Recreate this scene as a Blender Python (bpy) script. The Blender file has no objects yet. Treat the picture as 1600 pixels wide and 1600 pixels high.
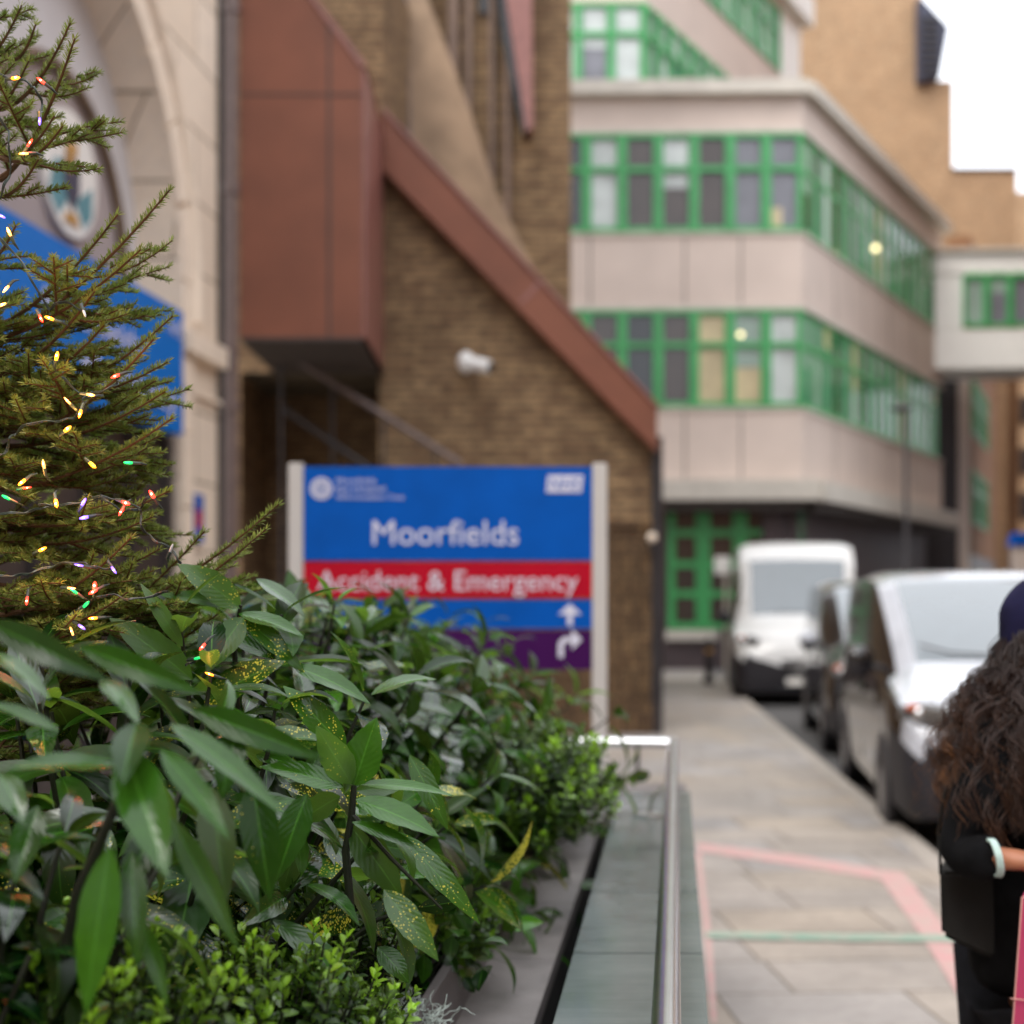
import bpy, bmesh, math, random
import numpy as np
from mathutils import Vector, Matrix, Quaternion, noise
R = math.radians
sc = bpy.context.scene
col = sc.collection
random.seed(7); np.random.seed(7)
F = 2222.2; EYE = 1.6; HY = 940.0

def at(px, py, d):            # photograph measurement at a known distance -> metres
    return Vector(((px - 800) * d / F, d, EYE + (HY - py) * d / F))
def gnd(px, py, z=0.0):       # point on the ground
    d = F * (EYE - z) / (py - HY)
    return Vector(((px - 800) * d / F, d, z))

# ------------------------------------------------------------------ camera, sky, sun
cam = bpy.data.cameras.new('camera'); co = bpy.data.objects.new('camera', cam); col.objects.link(co)
co.location = (0, 0, EYE); co.rotation_euler = (R(90), 0, 0)
cam.lens = 50; cam.sensor_width = 36; cam.shift_y = (HY - 800) / 1600
cam.clip_start = 0.05; cam.clip_end = 2000
cam.dof.use_dof = True; cam.dof.focus_distance = 2.02; cam.dof.aperture_fstop = 2.65
sc.camera = co
w = bpy.data.worlds.new('World'); sc.world = w; w.use_nodes = True
nt = w.node_tree; nt.nodes.clear()
sky = nt.nodes.new('ShaderNodeTexSky'); sky.sky_type = 'NISHITA'; sky.sun_disc = False
SUN_EL, SUN_AZ = R(50), R(215)
sky.sun_elevation = SUN_EL; sky.sun_rotation = SUN_AZ; sky.dust_density = 4; sky.air_density = 1.2
mx = nt.nodes.new('ShaderNodeMix'); mx.data_type = 'RGBA'; mx.inputs[0].default_value = 0.86
mx.inputs[7].default_value = (13.6, 13.9, 14.6, 1)
bg = nt.nodes.new('ShaderNodeBackground'); bg.inputs[1].default_value = 0.10
wo = nt.nodes.new('ShaderNodeOutputWorld')
tc = nt.nodes.new('ShaderNodeTexCoord'); sz_ = nt.nodes.new('ShaderNodeSeparateXYZ'); nt.links.new(tc.outputs['Generated'], sz_.inputs[0])
cl = nt.nodes.new('ShaderNodeValToRGB'); cl.color_ramp.elements[0].position = 0; cl.color_ramp.elements[0].color = (.62, .64, .67, 1); cl.color_ramp.elements[1].position = 1; cl.color_ramp.elements[1].color = (1, 1, 1, 1)
e_ = cl.color_ramp.elements.new(.3); e_.color = (.80, .81, .83, 1)
nt.links.new(sz_.outputs[2], cl.inputs[0]); ml = nt.nodes.new('ShaderNodeMix'); ml.data_type = 'RGBA'; ml.blend_type = 'MULTIPLY'; ml.inputs[0].default_value = 1
ml.inputs[6].default_value = (20.5, 20.8, 21.6, 1); nt.links.new(cl.outputs[0], ml.inputs[7]); nt.links.new(ml.outputs[2], mx.inputs[7])
nt.links.new(sky.outputs[0], mx.inputs[6]); nt.links.new(mx.outputs[2], bg.inputs[0]); nt.links.new(bg.outputs[0], wo.inputs[0])
sl = bpy.data.lights.new('sun', 'SUN'); sl.energy = 1.3; sl.angle = R(28); sl.color = (1, .96, .9)
so = bpy.data.objects.new('sun', sl); col.objects.link(so)
tosun = Vector((math.sin(SUN_AZ) * math.cos(SUN_EL), math.cos(SUN_AZ) * math.cos(SUN_EL), math.sin(SUN_EL)))
so.rotation_euler = tosun.to_track_quat('Z', 'Y').to_euler(); so.location = (-3, -5, 12)
sc.view_settings.view_transform = 'Standard'; sc.view_settings.look = 'None'
sc.view_settings.exposure = 0.5; sc.view_settings.gamma = 1
sc.render.engine = 'CYCLES'
sc.cycles.use_denoising = True
sc.cycles.max_bounces = 8; sc.cycles.sample_clamp_indirect = 6
try: sc.cycles.denoiser = 'OPENIMAGEDENOISE'
except Exception: pass

# ------------------------------------------------------------------ helpers
def S(r, g, b):               # sRGB 0-255 -> linear
    f = lambda c: c / 12.92 if c <= .04045 else ((c + .055) / 1.055) ** 2.4
    return (f(r / 255), f(g / 255), f(b / 255))

def wloc(o):
    v = Vector((0, 0, 0))
    while o is not None: v += o.location; o = o.parent
    return v

def tag(o, label=None, cat=None, group=None, kind=None):
    if label: o['label'] = label
    if cat: o['category'] = cat
    if group: o['group'] = group
    if kind: o['kind'] = kind
    return o

def thing(name, label, cat, loc, group=None):
    o = bpy.data.objects.new(name, None); col.objects.link(o); o.location = loc
    o.empty_display_size = .1
    return tag(o, label, cat, group)

class MB:
    def __init__(s): s.v = []; s.f = []; s.m = []; s.smooth = False
    def add(s, vs, fs, mi=0):
        b = len(s.v); s.v += [Vector(p) for p in vs]
        s.f += [tuple(i + b for i in f) for f in fs]; s.m += [mi] * len(fs); return s
    def box(s, lo, hi, T=None, mi=0):
        x0, y0, z0 = lo; x1, y1, z1 = hi
        vs = [(x, y, z) for z in (z0, z1) for y in (y0, y1) for x in (x0, x1)]
        if T: vs = [T(Vector(p)) for p in vs]
        return s.add(vs, [(0, 2, 3, 1), (4, 5, 7, 6), (0, 1, 5, 4), (2, 6, 7, 3), (0, 4, 6, 2), (1, 3, 7, 5)], mi)
    def prism(s, poly, ext, mi=0):      # planar polygon (3D pts) extruded by a vector
        n = len(poly); e = Vector(ext); vs = [Vector(p) for p in poly] + [Vector(p) + e for p in poly]
        fs = [tuple(range(n)), tuple(range(2 * n - 1, n - 1, -1))]
        fs += [((i + 1) % n, i, i + n, (i + 1) % n + n) for i in range(n)]
        return s.add(vs, fs, mi)
    def tube(s, pts, r, n=8, mi=0, cap=True):
        pts = [Vector(p) for p in pts]; rr = r if isinstance(r, (list, tuple)) else [r] * len(pts)
        b = len(s.v); up = Vector((0, 0, 1))
        for i, p in enumerate(pts):
            t = (pts[min(i + 1, len(pts) - 1)] - pts[max(i - 1, 0)])
            t = t.normalized() if t.length > 1e-9 else Vector((0, 0, 1))
            a = t.cross(up)
            if a.length < .05: a = t.cross(Vector((0, 1, 0)))
            a.normalize(); c = t.cross(a)
            for k in range(n):
                q = 2 * math.pi * k / n
                s.v.append(p + (a * math.cos(q) + c * math.sin(q)) * rr[i])
        for i in range(len(pts) - 1):
            for k in range(n):
                k2 = (k + 1) % n
                s.f.append((b + i * n + k, b + i * n + k2, b + (i + 1) * n + k2, b + (i + 1) * n + k)); s.m.append(mi)
        if cap:
            s.f.append(tuple(b + k for k in range(n))[::-1]); s.m.append(mi)
            e = b + (len(pts) - 1) * n; s.f.append(tuple(e + k for k in range(n))); s.m.append(mi)
        return s
    def ball(s, c, r, nu=14, nv=9, mi=0, T=None):
        c = Vector(c); rx, ry, rz = r if isinstance(r, (tuple, list)) else (r, r, r)
        b = len(s.v)
        for j in range(nv + 1):
            th = math.pi * j / nv
            for i in range(nu):
                ph = 2 * math.pi * i / nu
                p = Vector((rx * math.sin(th) * math.cos(ph), ry * math.sin(th) * math.sin(ph), rz * math.cos(th)))
                s.v.append(c + (T @ p if T else p))
        for j in range(nv):
            for i in range(nu):
                i2 = (i + 1) % nu
                s.f.append((b + j * nu + i, b + (j + 1) * nu + i, b + (j + 1) * nu + i2, b + j * nu + i2)); s.m.append(mi)
        return s
    def disc(s, c, r, nrm, th=.01, n=28, mi=0, r2=None):
        c = Vector(c); nrm = Vector(nrm).normalized(); a = nrm.orthogonal().normalized()
        if abs(nrm.z) < .9: a = Vector((0, 0, 1)).cross(nrm).normalized()
        b_ = nrm.cross(a); r2 = r2 or r
        poly = [c + a * math.cos(2 * math.pi * k / n) * r + b_ * math.sin(2 * math.pi * k / n) * r2 for k in range(n)]
        return s.prism(poly, nrm * th, mi)
    def build(s, name, mats, parent=None, origin=None, smooth=False, bevel=0):
        org = wloc(parent) if parent else (Vector(origin) if origin is not None else Vector((0, 0, 0)))
        me = bpy.data.meshes.new(name)
        me.from_pydata([tuple(p - org) for p in s.v], [], s.f)
        mats = mats if isinstance(mats, (list, tuple)) else [mats]
        for m in mats: me.materials.append(m)
        if len(mats) > 1: me.polygons.foreach_set('material_index', s.m)
        bm = bmesh.new(); bm.from_mesh(me)
        bmesh.ops.remove_doubles(bm, verts=bm.verts, dist=1e-5)
        bmesh.ops.recalc_face_normals(bm, faces=bm.faces)
        if bevel:
            es = [e for e in bm.edges if len(e.link_faces) == 2 and e.calc_face_angle(0) > .6]
            bmesh.ops.bevel(bm, geom=es, offset=bevel, segments=2, affect='EDGES', clamp_overlap=True)
        bm.to_mesh(me); bm.free()
        if smooth:
            me.polygons.foreach_set('use_smooth', [True] * len(me.polygons))
            try: me.set_sharp_from_angle(angle=R(38))
            except Exception: pass
        o = bpy.data.objects.new(name, me); col.objects.link(o)
        if parent: o.parent = parent
        else: o.location = org
        return o

def npmesh(name, V, Q, mats, parent=None, origin=(0, 0, 0), smooth=True, colr=None, uv=None):
    """V (n,3) world verts, Q (m,k) faces; per-vertex colour, per-vertex uv."""
    org = np.array(wloc(parent) if parent else Vector(origin))
    me = bpy.data.meshes.new(name); k = Q.shape[1]
    me.vertices.add(len(V)); me.vertices.foreach_set('co', (V - org).astype(np.float32).ravel())
    me.loops.add(Q.size); me.loops.foreach_set('vertex_index', Q.astype(np.int32).ravel())
    me.polygons.add(len(Q)); me.polygons.foreach_set('loop_start', np.arange(0, Q.size, k, dtype=np.int32))
    me.polygons.foreach_set('loop_total', np.full(len(Q), k, dtype=np.int32))
    me.update(calc_edges=True)
    if smooth: me.polygons.foreach_set('use_smooth', np.ones(len(Q), dtype=bool))
    if colr is not None:
        ca = me.color_attributes.new('tint', 'FLOAT_COLOR', 'POINT')
        ca.data.foreach_set('color', np.concatenate([colr, np.ones((len(colr), 1))], 1).astype(np.float32).ravel())
    if uv is not None:
        ul = me.uv_layers.new(name='leaf'); ul.data.foreach_set('uv', uv[Q.ravel()].astype(np.float32).ravel())
    me.materials.append(mats); me.validate()
    o = bpy.data.objects.new(name, me); col.objects.link(o)
    if parent: o.parent = parent
    else: o.location = org
    return o

# ------------------------------------------------------------------ materials
class NB:
    def __init__(s, name):
        s.mat = bpy.data.materials.new(name); s.mat.use_nodes = True
        s.t = s.mat.node_tree; s.b = s.t.nodes['Principled BSDF']; s.out = s.t.nodes['Material Output']
    def n(s, typ, **kw):
        x = s.t.nodes.new('ShaderNode' + typ)
        for k, v in kw.items():
            if isinstance(k, str) and hasattr(x, k): setattr(x, k, v)
        return x
    def l(s, a, b): s.t.links.new(a, b)
    def coord(s, scale=1, kind='Object'):
        t = s.n('TexCoord'); m = s.n('Mapping')
        m.inputs['Scale'].default_value = (scale,) * 3 if not isinstance(scale, tuple) else scale
        s.l(t.outputs[kind], m.inputs[0]); return m.outputs[0]
    def noise(s, vec, scale, detail=4, rough=.55):
        x = s.n('TexNoise'); x.inputs['Scale'].default_value = scale; x.inputs['Detail'].default_value = detail
        x.inputs['Roughness'].default_value = rough
        if vec: s.l(vec, x.inputs['Vector'])
        return x.outputs['Fac']
    def ramp(s, fac, stops):
        x = s.n('ValToRGB'); e = x.color_ramp.elements
        while len(e) < len(stops): e.new(.5)
        for el, (p, c) in zip(e, stops): el.position = p; el.color = (*c, 1) if len(c) == 3 else c
        s.l(fac, x.inputs[0]); return x.outputs[0]
    def mix(s, a, b, fac, mode='MIX'):
        x = s.n('Mix'); x.data_type = 'RGBA'; x.blend_type = mode
        for k, i in ((a, 6), (b, 7)):
            if isinstance(k, tuple): x.inputs[i].default_value = (*k, 1)
            else: s.l(k, x.inputs[i])
        if isinstance(fac, (int, float)): x.inputs[0].default_value = fac
        else: s.l(fac, x.inputs[0])
        return x.outputs[2]
    def math(s, op, a, b=0, clamp=False):
        x = s.n('Math'); x.operation = op; x.use_clamp = clamp
        for k, i in ((a, 0), (b, 1)):
            if isinstance(k, (int, float)): x.inputs[i].default_value = k
            else: s.l(k, x.inputs[i])
        return x.outputs[0]
    def bump(s, h, strength=.3, dist=.01):
        x = s.n('Bump'); x.inputs['Strength'].default_value = strength; x.inputs['Distance'].default_value = dist
        s.l(h, x.inputs['Height']); s.l(x.outputs[0], s.b.inputs['Normal'])
    def set(s, **kw):
        for k, v in kw.items():
            i = s.b.inputs[k.replace('_', ' ')]
            if isinstance(v, (int, float)): i.default_value = v
            elif isinstance(v, tuple): i.default_value = (*v, 1) if len(v) == 3 else v
            else: s.l(v, i)
        return s

def plain(name, c, rough=.5, metal=0, var=.12, nscale=6, bump=.08, spec=.5, coat=0):
    m = NB(name); v = m.coord(1)
    f = m.noise(v, nscale, 5)
    d = tuple(x * (1 - var * 1.6) for x in c); l_ = tuple(min(1, x * (1 + var)) for x in c)
    m.set(Base_Color=m.ramp(f, [(.3, d), (.7, l_)]), Metallic=metal, Roughness=rough, Specular_IOR_Level=spec, Coat_Weight=coat)
    if bump: m.bump(m.noise(v, nscale * 14, 3), bump, .004)
    return m.mat

def brickmat(name, c1, c2, mortar, bw=.225, bh=.075, ms=.01, stain=.35, rough=.85, blotch=.75):
    m = NB(name); g = m.n('NewGeometry'); sx = m.n('SeparateXYZ'); m.l(g.outputs['Position'], sx.inputs[0])
    cx = m.n('CombineXYZ'); m.l(m.math('ADD', sx.outputs[0], sx.outputs[1]), cx.inputs[0]); m.l(sx.outputs[2], cx.inputs[1])
    b = m.n('TexBrick'); m.l(cx.outputs[0], b.inputs['Vector'])
    b.inputs['Color1'].default_value = (*c1, 1); b.inputs['Color2'].default_value = (*c2, 1); b.inputs['Mortar'].default_value = (*mortar, 1)
    b.inputs['Scale'].default_value = 1; b.inputs['Mortar Size'].default_value = ms; b.inputs['Bias'].default_value = 0
    b.inputs['Brick Width'].default_value = bw; b.inputs['Row Height'].default_value = bh; b.inputs['Mortar Smooth'].default_value = .3
    n1 = m.noise(g.outputs['Position'], 1.1, 6, .65); n2 = m.noise(cx.outputs[0], 9, 3)
    c = m.mix(b.outputs[0], m.ramp(n1, [(.3, (.45, .42, .4)), (.62, (1.1, 1.05, 1))]), stain * 1.6 if stain < .6 else 1, 'MULTIPLY')
    c = m.mix(c, m.ramp(n2, [(.35, (.62, .6, .6)), (.65, (1.25, 1.2, 1.1))]), blotch, 'MULTIPLY')
    m.set(Base_Color=c, Roughness=rough, Specular_IOR_Level=.25)
    m.bump(m.math('SUBTRACT', m.noise(g.outputs['Position'], 40, 2), b.outputs['Fac']), .5, .006)
    return m.mat

M = {}
M['brick_brown'] = brickmat('brown brick', S(154, 130, 100), S(120, 96, 74), S(96, 88, 74), bh=.086, bw=.24)
M['brick_dark'] = brickmat('dark ribbed brick', S(130, 106, 78), S(98, 78, 60), S(70, 60, 50), bh=.24, bw=.075)
M['brick_tan'] = brickmat('tan brick', S(196, 166, 134), S(178, 144, 112), S(168, 148, 124), stain=.2)
M['brick_orange'] = brickmat('orange brick', S(175, 130, 95), S(150, 105, 78), S(140, 115, 90), stain=.2)
M['stone'] = brickmat('beige limestone', S(240, 226, 208), S(234, 218, 198), S(160, 144, 124), bw=1.3, bh=.70, ms=.016, stain=.06, blotch=.12)
M['stone_trim'] = plain('beige stone trim', S(240, 224, 204), .8, var=.06)
M['stone_dark'] = plain('dark brown stone', S(120, 100, 82), .85)  # darker stone tone for the inner arch moulding
M['infill'] = plain('pale grey render', S(212, 210, 212), .6, var=.04, nscale=1.4)
M['infill_warm'] = plain('warm grey render', S(170, 158, 156), .65, var=.05, nscale=1.4)
M['render_dark'] = plain('dark grey brown doors', S(66, 58, 56), .4)
M['copper'] = plain('red brown cladding', S(128, 78, 58), .5, var=.12, nscale=1.3, bump=.02, spec=.35)
M['copper_edge'] = plain('red brown cladding edge', S(140, 92, 84), .35, var=.1)
M['concrete_tan'] = plain('tan concrete', S(158, 134, 110), .85, var=.16, nscale=2.2)
M['strip_brown'] = plain('brown window surround', S(112, 90, 76), .6, var=.14, nscale=2)
M['dark_glass'] = plain('dark glass', (.012, .011, .012), .12, var=.2, bump=0)
M['pipe'] = plain('grey lilac painted iron', S(112, 96, 92), .45, var=.1)
M['dark_metal'] = plain('dark metal', S(48, 44, 46), .45, var=.2)
M['soffit'] = plain('soffit dark grey', S(70, 62, 58), .7)
M['spandrel'] = plain('pinkish grey concrete panel', S(213, 196, 184), .75, var=.05, nscale=.9)
M['ledge'] = plain('pale cream concrete ledge', S(205, 198, 186), .7, var=.08, nscale=2)
M['base_purple'] = plain('dark purple grey tile', S(78, 66, 68), .5, var=.12, nscale=3)
M['white_panel'] = plain('white bridge panel', S(238, 236, 230), .5, var=.03)
M['green'] = plain('green painted window frame', S(68, 162, 92), .4, var=.1, nscale=2)
M['slate'] = plain('dark slate louvre', S(60, 64, 84), .5)
PANES = {}
for k, c, r in (('brown', S(72, 60, 54), .12), ('grey', S(120, 120, 128), .15), ('pale', S(200, 206, 204), .3), ('cream', S(208, 190, 150), .35),
                ('teal', S(84, 140, 112), .12), ('dark', S(44, 46, 50), .08), ('mist', S(150, 170, 158), .2)):
    PANES[k] = plain('window pane ' + k, c, r, var=.15, nscale=1.6, bump=0, spec=.6)
M['asphalt'] = plain('asphalt', (.09, .088, .086), .85, var=.2, nscale=8, bump=.3)
M['kerb'] = plain('granite kerb', S(170, 162, 152), .8, var=.12, nscale=10, bump=.2)
M['ledge_grey'] = plain('grey ledge stone', S(124, 118, 116), .55, var=.16, nscale=9, bump=.15)
M['planter'] = plain('dark grey planter board', S(104, 98, 98), .55, var=.12, nscale=7, bump=.1)
M['soil'] = plain('dark soil', (.018, .013, .010), .95, var=.5, nscale=40, bump=.6)
M['void'] = plain('dark gap lining', (.02, .018, .017), .9)
M['white_post'] = plain('white sign post', S(202, 198, 194), .5, var=.02, bump=0)
M['sign_blue'] = plain('blue sign enamel', S(0, 88, 184), .5, var=.07, bump=0, spec=.12)
M['fascia_blue'] = plain('lighter blue fascia enamel', S(6, 112, 202), .5, var=.03, bump=0, spec=.2)
M['sign_red'] = plain('red sign enamel', S(188, 18, 44), .5, var=.06, bump=0, spec=.1)
M['sign_purple'] = plain('purple sign enamel', S(66, 18, 82), .6, var=.02, bump=0, spec=.1)
M['letter'] = plain('white lettering', S(222, 222, 238), .6, var=.01, bump=0)
M['letter_dim'] = plain('pale blue lettering', S(170, 195, 230), .5, var=.01, bump=0)
M['rubber'] = plain('tyre rubber', (.012, .012, .013), .8)
M['rim'] = plain('grey wheel rim', (.25, .25, .26), .35, metal=.8)
M['paint_black'] = plain('black car paint', S(26, 24, 24), .13, var=.05, bump=0, coat=.6)
M['paint_silver_sheen'] = plain('silver white paint and sky sheen', S(186, 190, 198), .22, var=.02, bump=0, coat=1)  # on the nearest van, sky reflection on black bodywork put into the colour
M['paint_white'] = plain('white van paint', S(208, 208, 206), .3, var=.02, bump=0, coat=.6)
M['plastic_black'] = plain('black bumper plastic', S(34, 32, 38), .55, var=.1)
M['windscreen'] = plain('windscreen glass', S(76, 88, 94), .08, var=.05, bump=0, spec=1, coat=1)
M['side_glass'] = plain('tinted side glass', S(30, 32, 32), .16, var=.3, nscale=3, bump=0, spec=.5, coat=.4)
M['lens'] = plain('headlight lens', S(84, 82, 80), .12, var=.3, nscale=12, bump=0, coat=1)
M['amber_lens'] = plain('amber indicator lens', S(190, 90, 50), .2)
M['chrome'] = plain('chrome reflector', (.8, .8, .8), .15, metal=1, bump=0)
M['steel'] = plain('brushed stainless steel', (.78, .79, .81), .26, metal=1, var=.06, nscale=3, bump=.03)
M['coat'] = plain('black wool coat', (.005, .005, .006), .95, var=.3, nscale=30, bump=.4, spec=.2)
M['trousers'] = plain('black trousers', (.009, .009, .012), .9, var=.3, nscale=26, bump=.3, spec=.2)
M['bag_black'] = plain('black leather bag', (.014, .014, .012), .85, var=.3, bump=.2)
M['navy'] = plain('navy cap cloth', S(30, 29, 62), .9, var=.2, nscale=16, bump=.3, spec=.2)
M['pink_bag'] = plain('pink paper bag', S(190, 62, 104), .5, var=.06, nscale=5)
M['pink_edge'] = plain('pale pink paper edge', S(228, 170, 160), .6)
M['skin'] = plain('skin', S(178, 118, 88), .5, var=.06, nscale=20)
M['scrunchie'] = plain('pale mint cuff', S(205, 232, 226), .7)
M['shoe'] = plain('black shoe leather', (.012, .012, .012), .4)
M['bark'] = plain('spruce bark', S(98, 70, 46), .85, var=.3, nscale=40, bump=.4)
M['stem_green'] = plain('green stem', S(30, 36, 20), .6, var=.25, nscale=30)
M['cable'] = plain('dark green cable', S(52, 66, 62), .35, var=.1, bump=0)
M['clear_tip'] = plain('unlit clear bulb', S(225, 228, 235), .1, bump=0)
M['cctv'] = plain('white camera casing', S(228, 228, 226), .35, var=.02, bump=0)
M['silver_stem'] = plain('silver wiry stem', S(178, 190, 182), .8, var=.15, nscale=30)

def emit(name, c, s):
    m = NB(name); m.set(Base_Color=c, Emission_Color=c, Emission_Strength=s, Roughness=.2); return m.mat
BULB = {'amber': emit('amber lit bulb', (1, .30, .02), 2.6), 'warm': emit('warm lit bulb', (1, .40, .10), 2.4), 'red': emit('red lit bulb', (1, .05, .03), 2.4),
        'green': emit('green lit bulb', (.01, .5, .12), 1.1), 'violet': emit('violet lit bulb', (.22, .13, 1), 2.2), 'yellow': emit('yellow lit bulb', (1, .5, .02), 2.5)}
BCORE = emit('lit filament', (1, .8, .5), 14); BCORE_V = emit('cool lit core', (.75, .7, 1), 9)
M['lamp'] = emit('lit ceiling lamp', (1, .86, .45), 2.2)

def paving():
    m = NB('york stone paving'); g = m.n('NewGeometry'); mp = m.n('Mapping'); mp.inputs['Rotation'].default_value = (0, 0, R(-4))
    m.l(g.outputs['Position'], mp.inputs[0]); v = mp.outputs[0]
    b = m.n('TexBrick'); m.l(v, b.inputs['Vector'])
    b.offset = .42; b.squash = 1.25; b.squash_frequency = 3
    b.inputs['Color1'].default_value = (*S(176, 165, 152), 1); b.inputs['Color2'].default_value = (*S(170, 167, 166), 1)
    b.inputs['Mortar'].default_value = (*S(118, 110, 98), 1); b.inputs['Scale'].default_value = 1
    b.inputs['Mortar Size'].default_value = .009; b.inputs['Mortar Smooth'].default_value = .4
    b.inputs['Brick Width'].default_value = .78; b.inputs['Row Height'].default_value = .52
    n1 = m.noise(v, 1.3, 7, .65); n2 = m.noise(v, 14, 5, .7)
    c = m.mix(b.outputs[0], m.ramp(n1, [(.3, (.60, .58, .56)), (.68, (1.1, 1.08, 1.05))]), .85, 'MULTIPLY')
    vo = m.n('TexVoronoi'); vo.inputs['Scale'].default_value = 5.5; m.l(v, vo.inputs['Vector'])
    c = m.mix(c, (.30, .29, .28), m.math('MULTIPLY', m.math('LESS_THAN', vo.outputs['Distance'], .075), m.math('GREATER_THAN', m.noise(v, 3.3, 2), .52)))
    c = m.mix(c, m.ramp(n2, [(.3, (.72, .70, .68)), (.7, (1.1, 1.1, 1.1))]), .6, 'MULTIPLY')
    m.set(Base_Color=c, Roughness=m.ramp(n1, [(.3, (.45,) * 3), (.7, (.75,) * 3)]), Specular_IOR_Level=.35)
    m.bump(m.math('SUBTRACT', n2, b.outputs['Fac']), .4, .006)
    return m.mat
M['paving'] = paving()

def markpaint(name, c):
    m = NB(name); v = m.coord(1); n = m.noise(v, 9, 6, .75)
    m.set(Base_Color=m.mix(c, S(182, 172, 160), m.ramp(n, [(.38, (.08,) * 3), (.66, (.9,) * 3)])), Roughness=.7)
    return m.mat
M['pink_line'] = markpaint('faded pink paint', S(204, 150, 150))
M['teal_line'] = markpaint('faded teal paint', S(122, 172, 150))

def slate_tile():
    m = NB('grey green slate coping'); v = m.coord(1)
    n = m.noise(v, 3.5, 6, .6); n2 = m.noise(v, 60, 3)
    n3 = m.noise(m.coord((1, 14, 1)), 5, 4)
    c = m.mix(m.ramp(n, [(.3, S(88, 98, 98)), (.7, S(118, 127, 126))]), m.ramp(n3, [(.3, S(78, 84, 84)), (.75, S(132, 138, 140))]), .2)
    m.set(Base_Color=c, Roughness=m.ramp(n, [(.3, (.12,) * 3), (.7, (.28,) * 3)]), Specular_IOR_Level=.7)
    m.bump(n2, .06, .002); return m.mat
M['slate_tile'] = slate_tile()

def leafmat(name, dark, light, spot, glossr=.34, spots=True, trans=.22, vein=True):
    """tint attribute: r = amount of yellow spotting, g = brightness, b = random"""
    m = NB(name); a = m.n('Attribute'); a.attribute_name = 'tint'
    sp = m.n('SeparateColor'); m.l(a.outputs['Color'], sp.inputs[0])
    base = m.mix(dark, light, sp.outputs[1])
    v = m.coord(1)
    nz = m.noise(v, 60, 3)
    base = m.mix(base, m.ramp(nz, [(.3, (.75, .78, .7)), (.7, (1.15, 1.12, 1))]), .6, 'MULTIPLY')
    uvn = m.n('UVMap'); uvn.uv_map = 'leaf'; su = m.n('SeparateXYZ'); m.l(uvn.outputs[0], su.inputs[0])
    av = m.math('ABSOLUTE', m.math('SUBTRACT', su.outputs[1], .5))
    if spots:
        vo = m.n('TexVoronoi'); vo.inputs['Scale'].default_value = 230; m.l(v, vo.inputs['Vector'])
        n2 = m.noise(v, 120, 4, .75); n3 = m.noise(v, 26, 2)
        d = m.math('ADD', m.math('MULTIPLY', vo.outputs['Distance'], .6), m.math('MULTIPLY', n2, .55))
        thr = m.math('ADD', m.math('MULTIPLY', sp.outputs[0], .55), m.math('MULTIPLY', m.math('SUBTRACT', n3, .5), .5))
        msk = m.math('MULTIPLY', m.math('SUBTRACT', m.math('ADD', thr, .16), d), 14, True)
        base = m.mix(base, spot, msk)
    if vein:
        mid = m.math('SUBTRACT', 1, m.math('MULTIPLY', av, 26, True), True)
        base = m.mix(base, tuple(min(1, x * 1.6 + .02) for x in light), m.math('MULTIPLY', mid, .5))
    rgh = m.ramp(sp.outputs[2], [(0, (glossr - .1,) * 3), (1, (glossr + .16,) * 3)])
    m.set(Base_Color=base, Roughness=rgh, Specular_IOR_Level=m.ramp(m.math('FRACT', m.math('MULTIPLY', sp.outputs[2], 7.3)), [(0, (.14,) * 3), (.5, (.42,) * 3), (1, (1.0,) * 3)]))
    if vein:
        wv = m.math('SINE', m.math('MULTIPLY', m.math('ADD', su.outputs[0], m.math('MULTIPLY', av, -.55)), 62))
        m.bump(m.math('ADD', m.math('MULTIPLY', wv, .25), m.math('MULTIPLY', m.math('MULTIPLY', av, 10, True), .6)), .16, .0016)
    tr = m.n('BsdfTranslucent'); m.l(m.mix(base, (.5, .9, .1), .35), tr.inputs[0])
    ms = m.n('MixShader'); m.l(m.ramp(sp.outputs[2], [(.45, (trans * .35,) * 3), (.75, (min(1, trans * 1.7),) * 3)]), ms.inputs[0])
    m.l(m.b.outputs[0], ms.inputs[1]); m.l(tr.outputs[0], ms.inputs[2]); m.l(ms.outputs[0], m.out.inputs[0])
    return m.mat
M['aucuba'] = leafmat('spotted laurel leaf', (.003, .019, .004), (.052, .185, .010), (.60, .56, .06), .22, trans=.25)
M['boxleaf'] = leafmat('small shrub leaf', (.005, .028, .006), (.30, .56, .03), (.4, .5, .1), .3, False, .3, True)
M['blade'] = leafmat('dark grass blade', (.010, .020, .012), (.03, .06, .03), (.1, .1, .1), .4, False, .1, False)
M['needle'] = leafmat('spruce needle', (.065, .110, .022), (.36, .42, .11), (.1, .1, .1), .5, False, .2, False)

def hairmat():
    m = NB('curly brown hair'); a = m.n('Attribute'); a.attribute_name = 'tint'; sp = m.n('SeparateColor'); m.l(a.outputs['Color'], sp.inputs[0])
    c = m.ramp(sp.outputs[0], [(0, (.030, .014, .010)), (.45, (.09, .040, .022)), (1, (.46, .20, .075))])
    m.set(Base_Color=c, Roughness=.3, Specular_IOR_Level=.5); return m.mat
M['hair'] = hairmat()

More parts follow.
